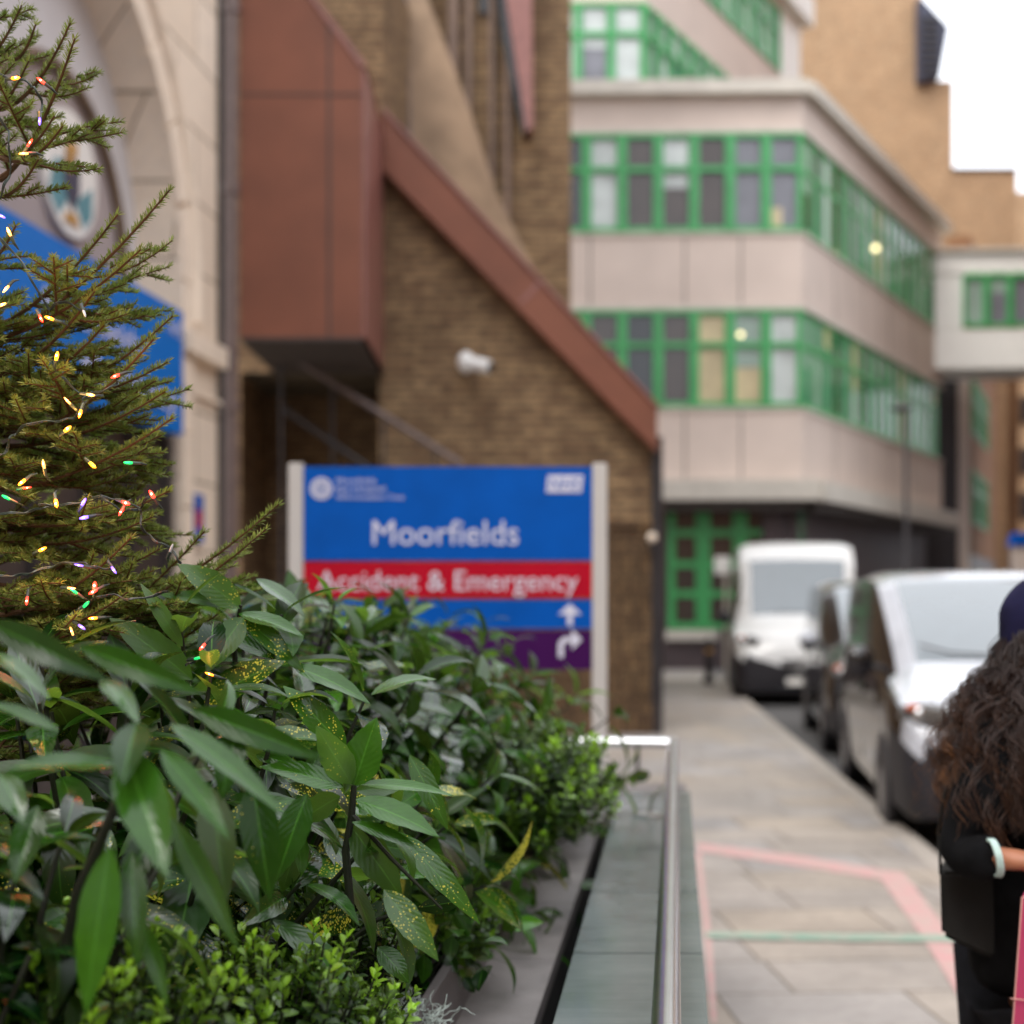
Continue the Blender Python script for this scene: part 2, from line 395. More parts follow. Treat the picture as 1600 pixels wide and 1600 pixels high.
# ------------------------------------------------------------------ setting: ground, road, pavement, markings
U = .115                                       # the street runs towards +Y, drifting right
def st(u, s, z=0): return Vector((u + U * s, s, z))
KX0, KS = 1.97, .0807                          # kerb line
def kx(y): return KX0 + KS * y
g = MB(); g.add([(-400, -60, -.125), (400, -60, -.125), (400, 900, -.125), (-400, 900, -.125)], [(0, 1, 2, 3)])
tag(g.build('ground', M['asphalt']), kind='structure')
g = MB(); g.add([(kx(-10), -10, -.12), (9.2, -10, -.12), (14, 70, -.12), (kx(70), 70, -.12)], [(0, 1, 2, 3)])
tag(g.build('road', M['asphalt']), kind='structure')
g = MB(); g.prism([(-9, -8, 0), (kx(-8) - .14, -8, 0), (kx(33.6) - .14, 33.6, 0), (-9, 33.6, 0)], (0, 0, -.12))
tag(g.build('pavement', M['paving']), kind='structure')
g = MB(); g.prism([(kx(-8) - .14, -8, .004), (kx(-8), -8, .004), (kx(33.6), 33.6, .004), (kx(33.6) - .14, 33.6, .004)], (0, 0, -.122))
tag(g.build('kerb', M['kerb']), kind='structure')

def marking(name, pxs, mat, z=.004):
    g = MB(); g.add([gnd(x, y, z) for x, y in pxs], [tuple(range(len(pxs)))])
    return tag(g.build(name, mat), kind='structure')
marking('pavement_marking', [(1087, 1316), (1250, 1337), (1386, 1360), (1376, 1374), (1240, 1352), (1092, 1330)], M['pink_line'])
marking('pavement_marking', [(1087, 1330), (1095, 1331), (1112, 1470), (1120, 1600), (1112, 1600), (1102, 1470)], M['pink_line'], .0045)
marking('pavement_marking', [(1386, 1360), (1413, 1364), (1470, 1440), (1522, 1540), (1570, 1660), (1545, 1660), (1500, 1560), (1440, 1462), (1376, 1374)], M['pink_line'], .005)
marking('pavement_marking', [(1103, 1456), (1300, 1459), (1490, 1461), (1490, 1471), (1300, 1469), (1104, 1465)], M['teal_line'], .009)

# ------------------------------------------------------------------ low wall, coping, rail, ledge, planters
wall = thing('low_wall', 'low retaining wall topped with grey slate slabs between planters and pavement', 'wall', st(-.07, 3.3, 0))
LT = .02
def sbox(mb, u0, u1, s0, s1, z0, z1, mi=0):
    return mb.box((u0, s0, z0), (u1, s1, z1), lambda p: st(p.x, p.y, p.z), mi)
b = MB(); sbox(b, -.19, .04, .4, 5.72, 0, .87); b.build('wall_body', M['ledge_grey'], wall)
js = [.43 + .6 * k for k in range(0, 10)]
for a0, a1 in zip(js[:-1], js[1:]):
    if a1 > 5.8: break
    b = MB(); sbox(b, -.204, .054, a0 + .003, a1 - .003, .872, .90); b.build('coping_slab', M['slate_tile'], wall, bevel=.002)
b = MB(); sbox(b, -1.7, -.21, 5.52, 5.76, .872, .899); b.build('coping_slab', M['slate_tile'], wall, bevel=.002)
b = MB(); sbox(b, -1.7, -.194, 5.5, 5.74, 0, .87); b.build('return_wall', M['ledge_grey'], wall)
b = MB()
for k in range(9):
    sbox(b, -2.2, -.269, .3 + .58 * k, .3 + .58 * k + .576, .76, .799)
b.build('ledge', M['ledge_grey'], wall)
b = MB(); sbox(b, -2.2, -.275, .3, 5.5, 0, .757); b.build('ledge_base', M['void'], wall)
b = MB(); sbox(b, -.268, -.206, .3, 5.5, .55, .58); b.build('gap_channel', M['void'], wall)

rail = thing('handrail', 'stainless steel tube handrail running above the slate coping and turning the corner', 'handrail', st(-.013, 4, .9))
c1 = st(-.013, 5.72, 1.03)
perp = Vector((-1, U * 1.6, 0)).normalized()
RR = .0205
pts = [st(-.013, s, 1.03) for s in (.5, 2, 3.5, 5.0)] + [st(-.013, 5.66, 1.03)] + [c1 + perp * .05, c1 + perp * 1.7]
b = MB(); b.tube([st(-.013, s, 1.03) for s in (.5, 1.6, 2.7, 3.8, 4.8, 5.72)], RR, 20); b.build('top_rail', M['steel'], rail, smooth=True)
b = MB(); b.tube([c1 + perp * .0, c1 + perp * .6, c1 + perp * 1.7], RR, 20); b.build('cross_rail', M['steel'], rail, smooth=True)
b = MB(); b.ball(c1, RR * 1.04, 18, 12); b.build('elbow', M['steel'], rail, smooth=True)
for s in (1.5, 4.64):
    b = MB(); q = st(-.085, s, .90); b.disc(q, .045, (0, 0, 1), .008, 24)
    b.tube([q + Vector((0, 0, .005)), q + Vector((0.01, 0, .06)), st(-.013, s, 1.015)], .007, 10); b.build('bracket', M['steel'], rail, smooth=True)
q = c1 + perp * .14
b = MB(); b.tube([Vector((q.x, q.y - .02, .89)), Vector((q.x, q.y, 1.02))], .008, 10); b.build('bracket', M['dark_metal'], rail, smooth=True)

def planter(s0, s1, label):
    t = thing('planter', label, 'planter', st(-.95, (s0 + s1) / 2, .8), 'planter boxes behind the low wall')
    u0, u1, zt, th = -1.55, -.4175, .92, .018
    b = MB(); sbox(b, u1 - th, u1, s0, s1, .8, zt); sbox(b, u0, u0 + th, s0, s1, .8, zt)
    sbox(b, u0 + th, u1 - th, s0, s0 + th, .8, zt); sbox(b, u0 + th, u1 - th, s1 - th, s1, .8, zt); b.build('side_board', M['planter'], t)
    b = MB(); sbox(b, u0 + th, u1 - th, s0 + th, s1 - th, .801, .885); b.build('soil', M['soil'], t)
planter(.55, 2.27, 'dark grey planter box nearest the camera, under the large blurred leaves')
planter(2.30, 5.35, 'long dark grey planter box along the ledge, its corner beside the silver wiry plant')

# ------------------------------------------------------------------ hospital sign on two posts
def text(name, s, x0, x1, zc, h, y, mat, parent, bold=0, shear=0, face=(0, 0)):
    """text fitted to x0..x1, cap height h centred on zc, facing -Y; face: z rotation"""
    cu = bpy.data.curves.new('t', 'FONT'); cu.body = s; cu.extrude = .0; cu.offset = 0; cu.shear = shear; cu.resolution_u = 4
    o = bpy.data.objects.new('t', cu); col.objects.link(o)
    bpy.context.view_layer.update()
    me = bpy.data.meshes.new_from_object(o.evaluated_get(bpy.context.evaluated_depsgraph_get()))
    bpy.data.objects.remove(o); bpy.data.curves.remove(cu)
    n = len(me.vertices); V = np.zeros(n * 3); me.vertices.foreach_get('co', V); V = V.reshape(-1, 3)
    sx = (x1 - x0) / (V[:, 0].max() - V[:, 0].min()); sz = h / .7
    X = x0 + (V[:, 0] - V[:, 0].min()) * sx; Z = zc + (V[:, 1] - .35) * sz
    org = np.array(wloc(parent))
    W = np.stack([X, np.full(n, y), Z], 1) - org
    me.vertices.foreach_set('co', W.ravel()); me.update()
    me.materials.clear(); me.materials.append(mat)
    o = bpy.data.objects.new(name, me); col.objects.link(o); o.parent = parent; return o

D = 6.25; k = D / F
X = lambda px: (px - 800) * k
Z = lambda py: EYE + (HY - py) * k
sign = thing('hospital_sign', 'large blue, red and purple hospital direction sign standing between two white posts', 'sign', (X(700), D, 0))
for a, c in ((452, 475), (925, 948)):
    b = MB(); b.box((X(a), D - .035, 0), (X(c), D + .035, Z(724))); b.build('post', M['white_post'], sign, bevel=.006)
def panel(y0, y1, mat, nm='panel'):
    b = MB(); b.box((X(475), D - .02, Z(y1)), (X(925), D + .02, Z(y0))); return b.build(nm, mat, sign)
p1 = panel(730, 875.5, M['sign_blue'], 'blue_panel'); p2 = panel(878.5, 934, M['sign_red'], 'red_panel')
p3 = panel(937.5, 982, M['sign_blue'], 'blue_panel'); p4 = panel(985, 1046, M['sign_purple'], 'purple_panel')
yf = D - .0215; yt = D - .0235
text('lettering', 'Moorfields', X(583), X(810), Z(832), 38 * k, yt, M['letter'], p1, .006)
text('lettering', 'Accident & Emergency', X(497), X(903), Z(907), 31 * k, yt, M['letter'], p2, .006)
text('lettering', 'Moorfields', X(527), X(588), Z(751.5), 8 * k, yt, M['letter'], p1, .004)
text('lettering', 'Eye Hospital', X(527), X(602), Z(764), 8 * k, yt, M['letter'], p1, .004)
text('lettering', 'NHS Foundation Trust', X(527), X(632), Z(777), 7 * k, yt, M['letter'], p1, .004)
b = MB(); cc = Vector((X(503), yf, Z(764)))
def ring(b, c, r0, r1, n=32, y=-.002):
    vs = []; 
    for q in range(n):
        a = 2 * math.pi * q / n
        for r in (r0, r1):
            for dy in (0, y): vs.append(c + Vector((math.cos(a) * r, dy, math.sin(a) * r)))
    fs = []
    for q in range(n):
        i = q * 4; j = ((q + 1) % n) * 4
        fs += [(i + 1, i + 3, j + 3, j + 1), (i, j, j + 2, i + 2), (i, i + 1, j + 1, j), (i + 2, j + 2, j + 3, i + 3)]
    b.add(vs, fs)
ring(b, cc, 13.5 * k, 17 * k); ring(b, cc, 8 * k, 11 * k); ring(b, cc, 3.5 * k, 6 * k)
for q in range(16):
    a = 2 * math.pi * q / 16; e = Vector((math.cos(a), 0, math.sin(a))); f_ = Vector((-math.sin(a), 0, math.cos(a))) * .6 * k
    b.prism([cc + e * 10.9 * k + f_, cc + e * 13.6 * k + f_, cc + e * 13.6 * k - f_, cc + e * 10.9 * k - f_], (0, -.002, 0))
b.build('round_logo', M['letter'], p1)
b = MB(); b.prism([(X(853), yf, Z(770)), (X(908), yf, Z(770)), (X(911), yf, Z(743)), (X(856), yf, Z(743))], (0, -.002, 0)); lz = b.build('logo_plate', M['letter'], p1)
text('lettering', 'NHS', X(858), X(906), Z(756.5), 18 * k, yf - .0035, M['sign_blue'], p1, .01, .2)
def poly2(b, pts, cx, cy, rot=0):
    out = []
    for x, y in pts:
        xr = x * math.cos(rot) - y * math.sin(rot); yr = x * math.sin(rot) + y * math.cos(rot)
        out.append(Vector((X(cx + xr), yf, Z(cy - yr))))
    b.prism(out, (0, -.002, 0))
b = MB(); poly2(b, [(-4, -17), (4, -17), (4, 0), (-4, 0)], 890, 960); poly2(b, [(-18, 0), (18, 0), (0, 17)], 890, 960); b.build('up_arrow', M['letter'], p3)
b = MB(); poly2(b, [(-16, -19), (-8, -19), (-8, 0), (-4, 5), (5, 5), (5, 13), (-8, 13), (-16, 4)], 888, 1008); poly2(b, [(5, -7), (21, 9), (5, 25)], 888, 1008); b.build('turn_arrow', M['letter'], p4)

# ------------------------------------------------------------------ stone building with the arch (left)
UA, KF = -4.785, .859
def sa(s, z, out=0):
    z = 0 if z <= .01 else EYE + (z - EYE) * KF; s *= KF; out *= KF
    return Vector((UA + U * s + out, s - out * U, z))     # facade plane of the arch building
arch = thing('stone_building', 'beige stone building with a tall arched recess at the left', 'building', sa(13, 0))
AC, AZ, AR = 13.05, 5.2, 2.9
def atop(s, r=AR):
    d = s - AC; return AZ + math.sqrt(max(0, r * r - d * d)) if abs(d) < r else 0
b = MB(); b.prism([sa(15.95, 0), sa(17.28, 0), sa(17.28, 15), sa(15.95, 15)], (-1, 0, 0))
b.prism([sa(-26, 0), sa(10.15, 0), sa(10.15, 15), sa(-26, 15)], (-1, 0, 0))
n = 44
for i in range(n):
    s0 = AC - AR + 2 * AR * i / n; s1 = AC - AR + 2 * AR * (i + 1) / n
    b.prism([sa(s0, max(AZ, atop(s0 + 1e-4))), sa(s1, max(AZ, atop(s1 - 1e-4))), sa(s1, 15), sa(s0, 15)], (-.6, 0, 0))
b.build('wall', M['stone'], arch)
b = MB()                                          # voussoirs
nv = 11
for i in range(nv):
    a0 = math.pi * i / nv + .008; a1 = math.pi * (i + 1) / nv - .008; p = []
    for q in range(6): a = a0 + (a1 - a0) * q / 5; p.append(sa(AC + math.cos(a) * 3.22, AZ + math.sin(a) * 3.22, .0))
    for q in range(6): a = a1 + (a0 - a1) * q / 5; p.append(sa(AC + math.cos(a) * 2.88, AZ + math.sin(a) * 2.88, .0))
    b.prism(p, (.05, 0, 0))
for sgn in (-1, 1):
    for q in range(6):
        z0 = AZ - .85 * (q + 1) + .02; z1 = AZ - .85 * q
        b.prism([sa(AC + sgn * 2.88, z0), sa(AC + sgn * 3.22, z0), sa(AC + sgn * 3.22, z1), sa(AC + sgn * 2.88, z1)], (.05, 0, 0))
b.build('arch_surround', M['stone_trim'], arch)
b = MB(); b.tube([sa(AC + math.cos(R(q)) * 3.3, AZ + math.sin(R(q)) * 3.3, .05) for q in range(0, 181, 6)], .07, 8)
b.tube([sa(AC + 3.3, z, .05) for z in (4.8, 5.2)], .07, 8); b.build('arch_moulding', M['stone_trim'], arch, smooth=True)
b = MB(); b.prism([sa(15.93, 4.42), sa(17.27, 4.42), sa(17.27, 4.66), sa(15.93, 4.66)], (.12, 0, 0))
b.prism([sa(15.93, 3.98), sa(17.27, 3.98), sa(17.27, 4.03), sa(15.93, 4.03)], (.05, 0, 0)); b.build('cornice', M['stone_trim'], arch)
b = MB(); b.prism([sa(10.1, 0, -.45), sa(16, 0, -.45), sa(16, 8.3, -.45), sa(10.1, 8.3, -.45)], (-.1, 0, 0)); b.build('arch_infill', M['infill'], arch)
b = MB(); p = [sa(13.68 + math.cos(R(q)) * 1.64, 5.12 + math.sin(R(q)) * 1.64, -.44) for q in range(0, 181, 9)] + [sa(13.68 - 1.64, 3.4, -.44), sa(13.68 + 1.64, 3.4, -.44)]
b.prism(p, (-.008, 0, 0)); b.build('inner_panel', M['infill_warm'], arch)
b = MB(); b.tube([sa(13.68 + 1.66, 3.4, -.40)] + [sa(13.68 + math.cos(R(q)) * 1.66, 5.12 + math.sin(R(q)) * 1.66, -.40) for q in range(0, 181, 6)] + [sa(13.68 - 1.66, 3.4, -.40)], .055, 8); b.build('inner_arch_moulding', M['stone_dark'], arch, smooth=True)
b = MB(); b.prism([sa(10.2, 0, -.04), sa(15.9, 0, -.04), sa(15.9, 3.45, -.04), sa(10.2, 3.45, -.04)], (-.02, 0, 0)); b.build('dark_doors', M['render_dark'], arch)
b = MB()
for s in (11.2, 12.3, 13.4, 14.5, 15.5): b.prism([sa(s, 0, -.035), sa(s + .08, 0, -.035), sa(s + .08, 3.4, -.035), sa(s, 3.4, -.035)], (.05, 0, 0))
b.build('door_frame', M['dark_metal'], arch)

fs = thing('fascia_sign', 'bright blue hospital fascia sign with white writing, over the dark doors of the stone building', 'sign', sa(13, 3.4, .2))
b = MB(); b.prism([sa(9.5, 3.42, .02), sa(15.55, 3.42, .02), sa(15.55, 4.76, .02), sa(9.5, 4.76, .02)], (.14, 0, 0)); fp = b.build('panel', M['fascia_blue'], fs)
def walltext(s, s0, s1, zc, h, parent, out=.20, bold=.0):
    cu = bpy.data.curves.new('t', 'FONT'); cu.body = s; cu.offset = bold; cu.resolution_u = 4
    o = bpy.data.objects.new('t', cu); col.objects.link(o); bpy.context.view_layer.update()
    me = bpy.data.meshes.new_from_object(o.evaluated_get(bpy.context.evaluated_depsgraph_get()))
    bpy.data.objects.remove(o); bpy.data.curves.remove(cu)
    xs = [v.co.x for v in me.vertices]; a, c = min(xs), max(xs); org = wloc(parent)
    for v in me.vertices:
        v.co = sa(s0 + (v.co.x - a) / (c - a) * (s1 - s0), zc + (v.co.y - .35) * h / .7, out) - org
    me.materials.clear(); me.materials.append(M['letter'])
    o = bpy.data.objects.new('lettering', me); col.objects.link(o); o.parent = parent
walltext('Moorfields', 12.1, 14.3, 4.18, .22, fs)
walltext('NHS', 15.1, 15.5, 4.53, .16, fs)
walltext('Pharmacy', 12.9, 15.35, 3.78, .30, fs)

em = thing('wall_emblem', 'round white emblem with a gold, teal and dark painted shield inside the arch', 'emblem', sa(13.96, 5.2, -.4))
ec = lambda a, r: sa(13.96 + math.cos(a) * r, 5.81 + math.sin(a) * r, -.43)
b = MB(); b.prism([ec(2 * math.pi * q / 36, .62) for q in range(36)], (.05, 0, 0)); b.build('roundel', M['white_panel'], em)
M['em_teal'] = plain('teal paint', S(96, 150, 160), .5); M['em_gold'] = plain('gold paint', S(196, 150, 84), .45); M['em_dark'] = plain('dark blue paint', S(70, 72, 92), .5)
def ep(pts, out, mat, nm):
    b = MB(); b.prism([sa(13.96 + x, 5.81 + z, out) for x, z in pts], (.006, 0, 0)); b.build(nm, mat, em)
ep([(-.52, -.3), (-.3, -.48), (0, -.2), (-.1, .1), (-.4, .05)], -.378, M['em_teal'], 'supporter_shape'); ep([(.5, -.3), (.3, -.48), (.08, -.25), (.3, -.12), (.5, .0)], -.378, M['em_teal'], 'supporter_shape')
ep([(-.18, -.15), (0, -.38), (.18, -.15), (.18, .15), (-.18, .15)], -.370, M['em_dark'], 'shield'); ep([(-.17, 0), (0, 0), (0, .14), (-.17, .14)], -.362, M['em_gold'], 'shield_quarter')
ep([(-.14, .17), (.1, .17), (.12, .36), (.02, .28), (-.04, .4), (-.1, .28), (-.18, .34)], -.366, M['em_gold'], 'crown_shape'); ep([(-.2, -.5), (.16, -.5), (.1, -.38), (-.12, -.4)], -.366, M['em_gold'], 'scroll_shape')
ws = thing('small_wall_sign', 'small narrow blue sign with a red and white patch on the beige stone pier', 'sign', sa(16.45, 2.4, .03))
b = MB(); b.prism([sa(16.3, 2.28, .02), sa(16.62, 2.28, .02), sa(16.62, 2.84, .02), sa(16.3, 2.84, .02)], (.03, 0, 0)); b.build('panel', M['sign_blue'], ws)
b = MB(); b.prism([sa(16.36, 2.45, .052), sa(16.56, 2.45, .052), sa(16.56, 2.66, .052), sa(16.36, 2.66, .052)], (.004, 0, 0)); b.build('red_patch', M['sign_red'], ws)

# ------------------------------------------------------------------ brown brick building with the red cladding
bb = thing('brick_building', 'brown brick building with a raked parapet behind the hospital sign', 'building', (-1, 17.3, 0))
WY = 17.3; ex = Vector((U * 12, 12, 0))
X0, X1 = -4.2, at(1022, 0, WY).x
zt = lambda x: 7.15 - (x + 1.557) * 1.06
lx, rx_, oz = -3.3, -1.62, 4.38
b = MB()
b.prism([(rx_, WY, 0), (X1, WY, 0), (X1, WY, zt(X1)), (-1.557, WY, 7.15), (-1.557, WY, 9.5), (rx_, WY, 9.5)], ex)
b.prism([(X0, WY, 0), (lx, WY, 0), (lx, WY, 9.5), (X0, WY, 9.5)], (0, 2.2, 0))
b.prism([(lx, WY, oz), (rx_, WY, oz), (rx_, WY, 9.5), (lx, WY, 9.5)], (0, 2.2, 0))
b.prism([(lx, WY + 2, 0), (rx_, WY + 2, 0), (rx_, WY + 2, oz), (lx, WY + 2, oz)], (0, .2, 0))
b.build('front_wall', M['brick_brown'], bb)
b = MB()
x = rx_ + .02
while x < X1 - .06:
    b.box((x, WY - .05, 0), (x + .07, WY - .002, 2.5)); x += .125
b.box((rx_, WY - .07, 2.5), (X1, WY - .003, 2.58)); b.box((rx_, WY - .09, 0), (X1 + .01, WY - .051, .35))
b.build('ribbed_base', M['brick_dark'], bb)
b = MB(); b.tube([(X1 + .03, WY - .04, 0), (X1 + .03, WY - .04, 3.6)], .07, 12); b.build('corner_pipe', M['dark_metal'], bb, smooth=True)
# tower behind
TY = 19.5; TX = at(892, 0, TY).x
b = MB(); b.box((-4.6, TY, 0), (TX, TY + 9, 22)); b.build('tower_wall', M['brick_brown'], bb)
def tpoly(pts, d, th, nm, mat, par):
    b = MB(); b.prism([at(x, y, d) for x, y in pts], (0, th, 0)); return b.build(nm, mat, par)
tpoly([(632, -120), (655, -120), (669, 0), (732, 165), (776, 300), (820, 392), (860, 470), (790, 420), (640, 240)], TY - .55, .55, 'raking_buttress', M['concrete_tan'], bb)
tpoly([(622, -120), (632, -120), (644, 240), (634, 230)], TY - .60, .6, 'buttress_edge', M['pipe'], bb)
b = MB()
for x0, x1 in ((700, 716), (728, 737), (764, 772), (788, 797)):
    b.prism([at(x0, -100, TY - .15), at(x1, -100, TY - .15), at(x1, 470, TY - .15), at(x0, 470, TY - .15)], (0, .15, 0))
b.build('pilaster', M['strip_brown'], bb)
b = MB(); b.prism([at(748, -100, TY - .05), at(763, -100, TY - .05), at(763, 20, TY - .05), at(748, 20, TY - .05)], (0, .05, 0)); b.build('window_and_shadow_strip', M['dark_glass'], bb)
b = MB(); b.prism([at(776, -100, TY - .4), at(830, -100, TY - .4), at(833, 200, TY - .4), at(822, 203, TY - .4)], (0, .4, 0)); b.build('red_fascia', M['copper_edge'], bb)
b = MB(); b.prism([at(768, -100, TY - .3), at(776, -100, TY - .3), at(822, 203, TY - .3), at(818, 210, TY - .3), at(785, 60, TY - .3)], (0, .29, 0)); b.build('window_and_shadow_strip', M['dark_glass'], bb)  # dark wedge standing for the shadow left of the red fascia
# sloping red band
b = MB(); b.prism([at(598, 172, 17.0), at(1027, 637, 17.0), at(1027, 706, 17.0), at(598, 264, 17.0)], (0, .298, 0)); b.build('cladding_band', M['copper'], bb)
b = MB(); b.prism([at(598, 166, 16.96), at(1029, 632, 16.96), at(1029, 638, 16.96), at(598, 172.5, 16.96)], (0, .4, 0)); b.build('band_capping', M['copper_edge'], bb)
b = MB(); c_ = at(828, 440, 16.99); dd = Vector((.04, 0, .04)); b.prism([at(812, 470, 16.99), at(846, 434, 16.99), at(850, 438, 16.99), at(816, 474, 16.99)], (0, .008, 0)); b.build('band_joint', M['copper_edge'], bb)
# projecting red box
BXd = 15.1; kk = BXd / F
bxp = [at(375, 527, BXd), at(566, 527, BXd), at(566, 108, BXd), at(440, -60, BXd), at(375, -145, BXd)]
b = MB(); b.prism(bxp, (0, WY - BXd - .004, 0)); bx = b.build('cladding_box', M['copper'], bb)
b = MB(); b.prism([at(566.6, 532, BXd - .01), at(571, 532, BXd - .01), at(571, 112, BXd - .01), at(566.6, 106, BXd - .01)], (0, WY - BXd, 0)); b.build('corner_trim', M['copper_edge'], bx)
b = MB(); b.prism([at(375, 527, BXd - .01), at(571, 527, BXd - .01), at(571, 532, BXd - .01), at(375, 532, BXd - .01)], (0, WY - BXd, 0)); b.build('bottom_trim', M['soffit'], bx)
b = MB(); b.prism([at(566, 106, BXd - .02), at(440, -62, BXd - .02), at(443, -69, BXd - .02), at(572, 100, BXd - .02)], (0, WY - BXd, 0)); b.build('top_trim', M['copper_edge'], bx)
b = MB(); b.prism([at(512, 526, BXd - .006), at(516, 526, BXd - .006), at(516, 40, BXd - .006), at(512, 36, BXd - .006)], (0, .005, 0))
b.prism([at(376, 146, BXd - .007), at(565, 146, BXd - .007), at(565, 149, BXd - .007), at(376, 149, BXd - .007)], (0, .006, 0)); b.build('panel_joint', M['soffit'], bx)
PPx = at(361, 0, 15.0).x
b = MB(); b.tube([(PPx, 15.0, z) for z in (0, 3, 6, 9.5)], .075, 14)
for z in (1.5, 3.6, 5.9, 7.8): b.tube([(PPx, 15.0, z), (PPx, 15.0, z + .12)], .092, 14)
b.build('drainpipe', M['pipe'], bb, smooth=True)
b = MB(); b.box((at(330, 0, 15.1).x, 15.09, 0), (at(368, 0, 15.2).x, 15.3, 9.5)); b.build('dark_jamb', M['soffit'], bb)

hr = thing('stair_railing', 'dark sloping metal stair railing under the red box', 'railing', at(560, 940, 16.6))
b = MB(); b.tube([at(428, 540, 16.6), at(720, 725, 16.6)], .035, 8); b.build('handrail', M['pipe'], hr, smooth=True)
b = MB(); b.tube([at(438, 635, 16.6), at(575, 730, 16.6)], .03, 8); b.build('lower_rail', M['dark_metal'], hr, smooth=True)
for x_ in (440, 520, 600, 680):
    zt_ = at(x_, 540 + (x_ - 428) * .6335, 16.6)
    b = MB(); b.tube([zt_, (zt_.x, 16.6, 0)], .018, 6); b.build('baluster', M['dark_metal'], hr)

cc = thing('security_camera', 'white security camera on a bracket on the brown brick wall above the sign', 'camera', at(745, 575, 17.2))
p = at(728, 566, 17.0); q = at(766, 574, 16.85)
b = MB(); b.ball(p, (.10, .12, .13), 18, 12); b.build('dome_housing', M['cctv'], cc, smooth=True)
b = MB(); b.tube([p + Vector((.02, 0, 0)), q], [.085, .08], 18); b.build('camera_body', M['cctv'], cc, smooth=True)
b = MB(); b.tube([q, q + (q - p).normalized() * .03], [.055, .06], 16); b.build('lens', M['plastic_black'], cc, smooth=True)
b = MB(); b.tube([(p.x, 17.0, p.z - .05), (p.x, WY, p.z - .08)], .03, 8); b.build('bracket', M['dark_metal'], cc, smooth=True)
wl = thing('wall_light', 'small round pale fitting on the dark corner of the brick wall', 'light fitting', at(1018, 850, 17.15))
b = MB(); b.ball(at(1019, 840, 17.08), .06, 16, 10); b.build('globe', M['stone_trim'], wl, smooth=True)
b = MB(); b.box(tuple(at(1014, 858, 17.1)), tuple(at(1024, 848, 17.2))); b.build('bracket', M['dark_metal'], wl)

# ------------------------------------------------------------------ green windowed building
gb = thing('green_window_building', 'pinkish concrete building with bands of green framed windows at the end of the street', 'building', (6.73, 33, 0))
CX, CY = 6.73, 33.0
SD = Vector((.565, 1, 0)).normalized()
class Face:
    def __init__(s, o, d): s.o = Vector(o); s.d = Vector(d).normalized(); s.n = Vector((s.d.y, -s.d.x, 0))
    def __call__(s, p): return s.o + s.d * p.x + s.n * p.y + Vector((0, 0, p.z))     # (along, outwards, up)
front = Face((0.9, CY + .12, 0), (CX - .9, -.12, 0)); FL = (Vector((CX, CY, 0)) - front.o).length
side = Face((CX, CY, 0), SD); SL = 14.2
rs = random.Random(3)
def window(face, a0, a1, z0, z1, parent, pane, trans=.36, fw=.095, pr=.07):
    b = MB(); T = face
    b.box((a0, -.1, z0), (a0 + fw, pr, z1), T); b.box((a1 - fw, -.1, z0), (a1, pr, z1), T)
    b.box((a0 + fw, -.1, z0), (a1 - fw, pr - .02, z0 + .12), T); b.box((a0 + fw, -.1, z1 - .1), (a1 - fw, pr - .02, z1), T)
    zt = z1 - (z1 - z0) * trans; b.box((a0 + fw, -.1, zt - .06), (a1 - fw, pr - .01, zt + .06), T)
    w_ = b.build('window', M['green'], parent)
    b = MB(); b.box((a0 + fw, -.08, z0 + .12), (a1 - fw, -.04, z1 - .1), T)
    b.build('pane', PANES[pane], w_)
    if rs.random() < .5 and z1 - z0 > 1.5:                      # half drawn blind or things on the sill
        b = MB(); zb = z1 - .12 - (z1 - z0) * rs.uniform(.15, .6)
        if rs.random() < .6: b.box((a0 + fw + .01, -.039, zb), (a1 - fw - .01, -.035, z1 - .11), T)
        else: b.box((a0 + fw + .01, -.039, z0 + .13), (a0 + fw + (a1 - a0) * rs.uniform(.2, .5), -.035, z0 + .13 + rs.uniform(.2, .5)), T)
        b.build('blind', PANES[rs.choice(['grey', 'mist', 'pale', 'cream'])], w_)
def band(face, L, z0, z1, nb, parent, panes, skip=0, fw=.11, pr=.07):
    for i in range(nb):
        window(face, skip + (L - skip) * i / nb + .003, skip + (L - skip) * (i + 1) / nb - .003, z0, z1, parent, panes[i % len(panes)], .36, fw, pr)
def slab(face, L, z0, z1, out, nm, mat, a0=0, deep=-.3, ext=0):
    b = MB(); b.box((a0, deep, z0), (L + ext, out, z1), face); return b.build(nm, mat, gb)
zz = lambda py: EYE + (HY - py) * CY / F
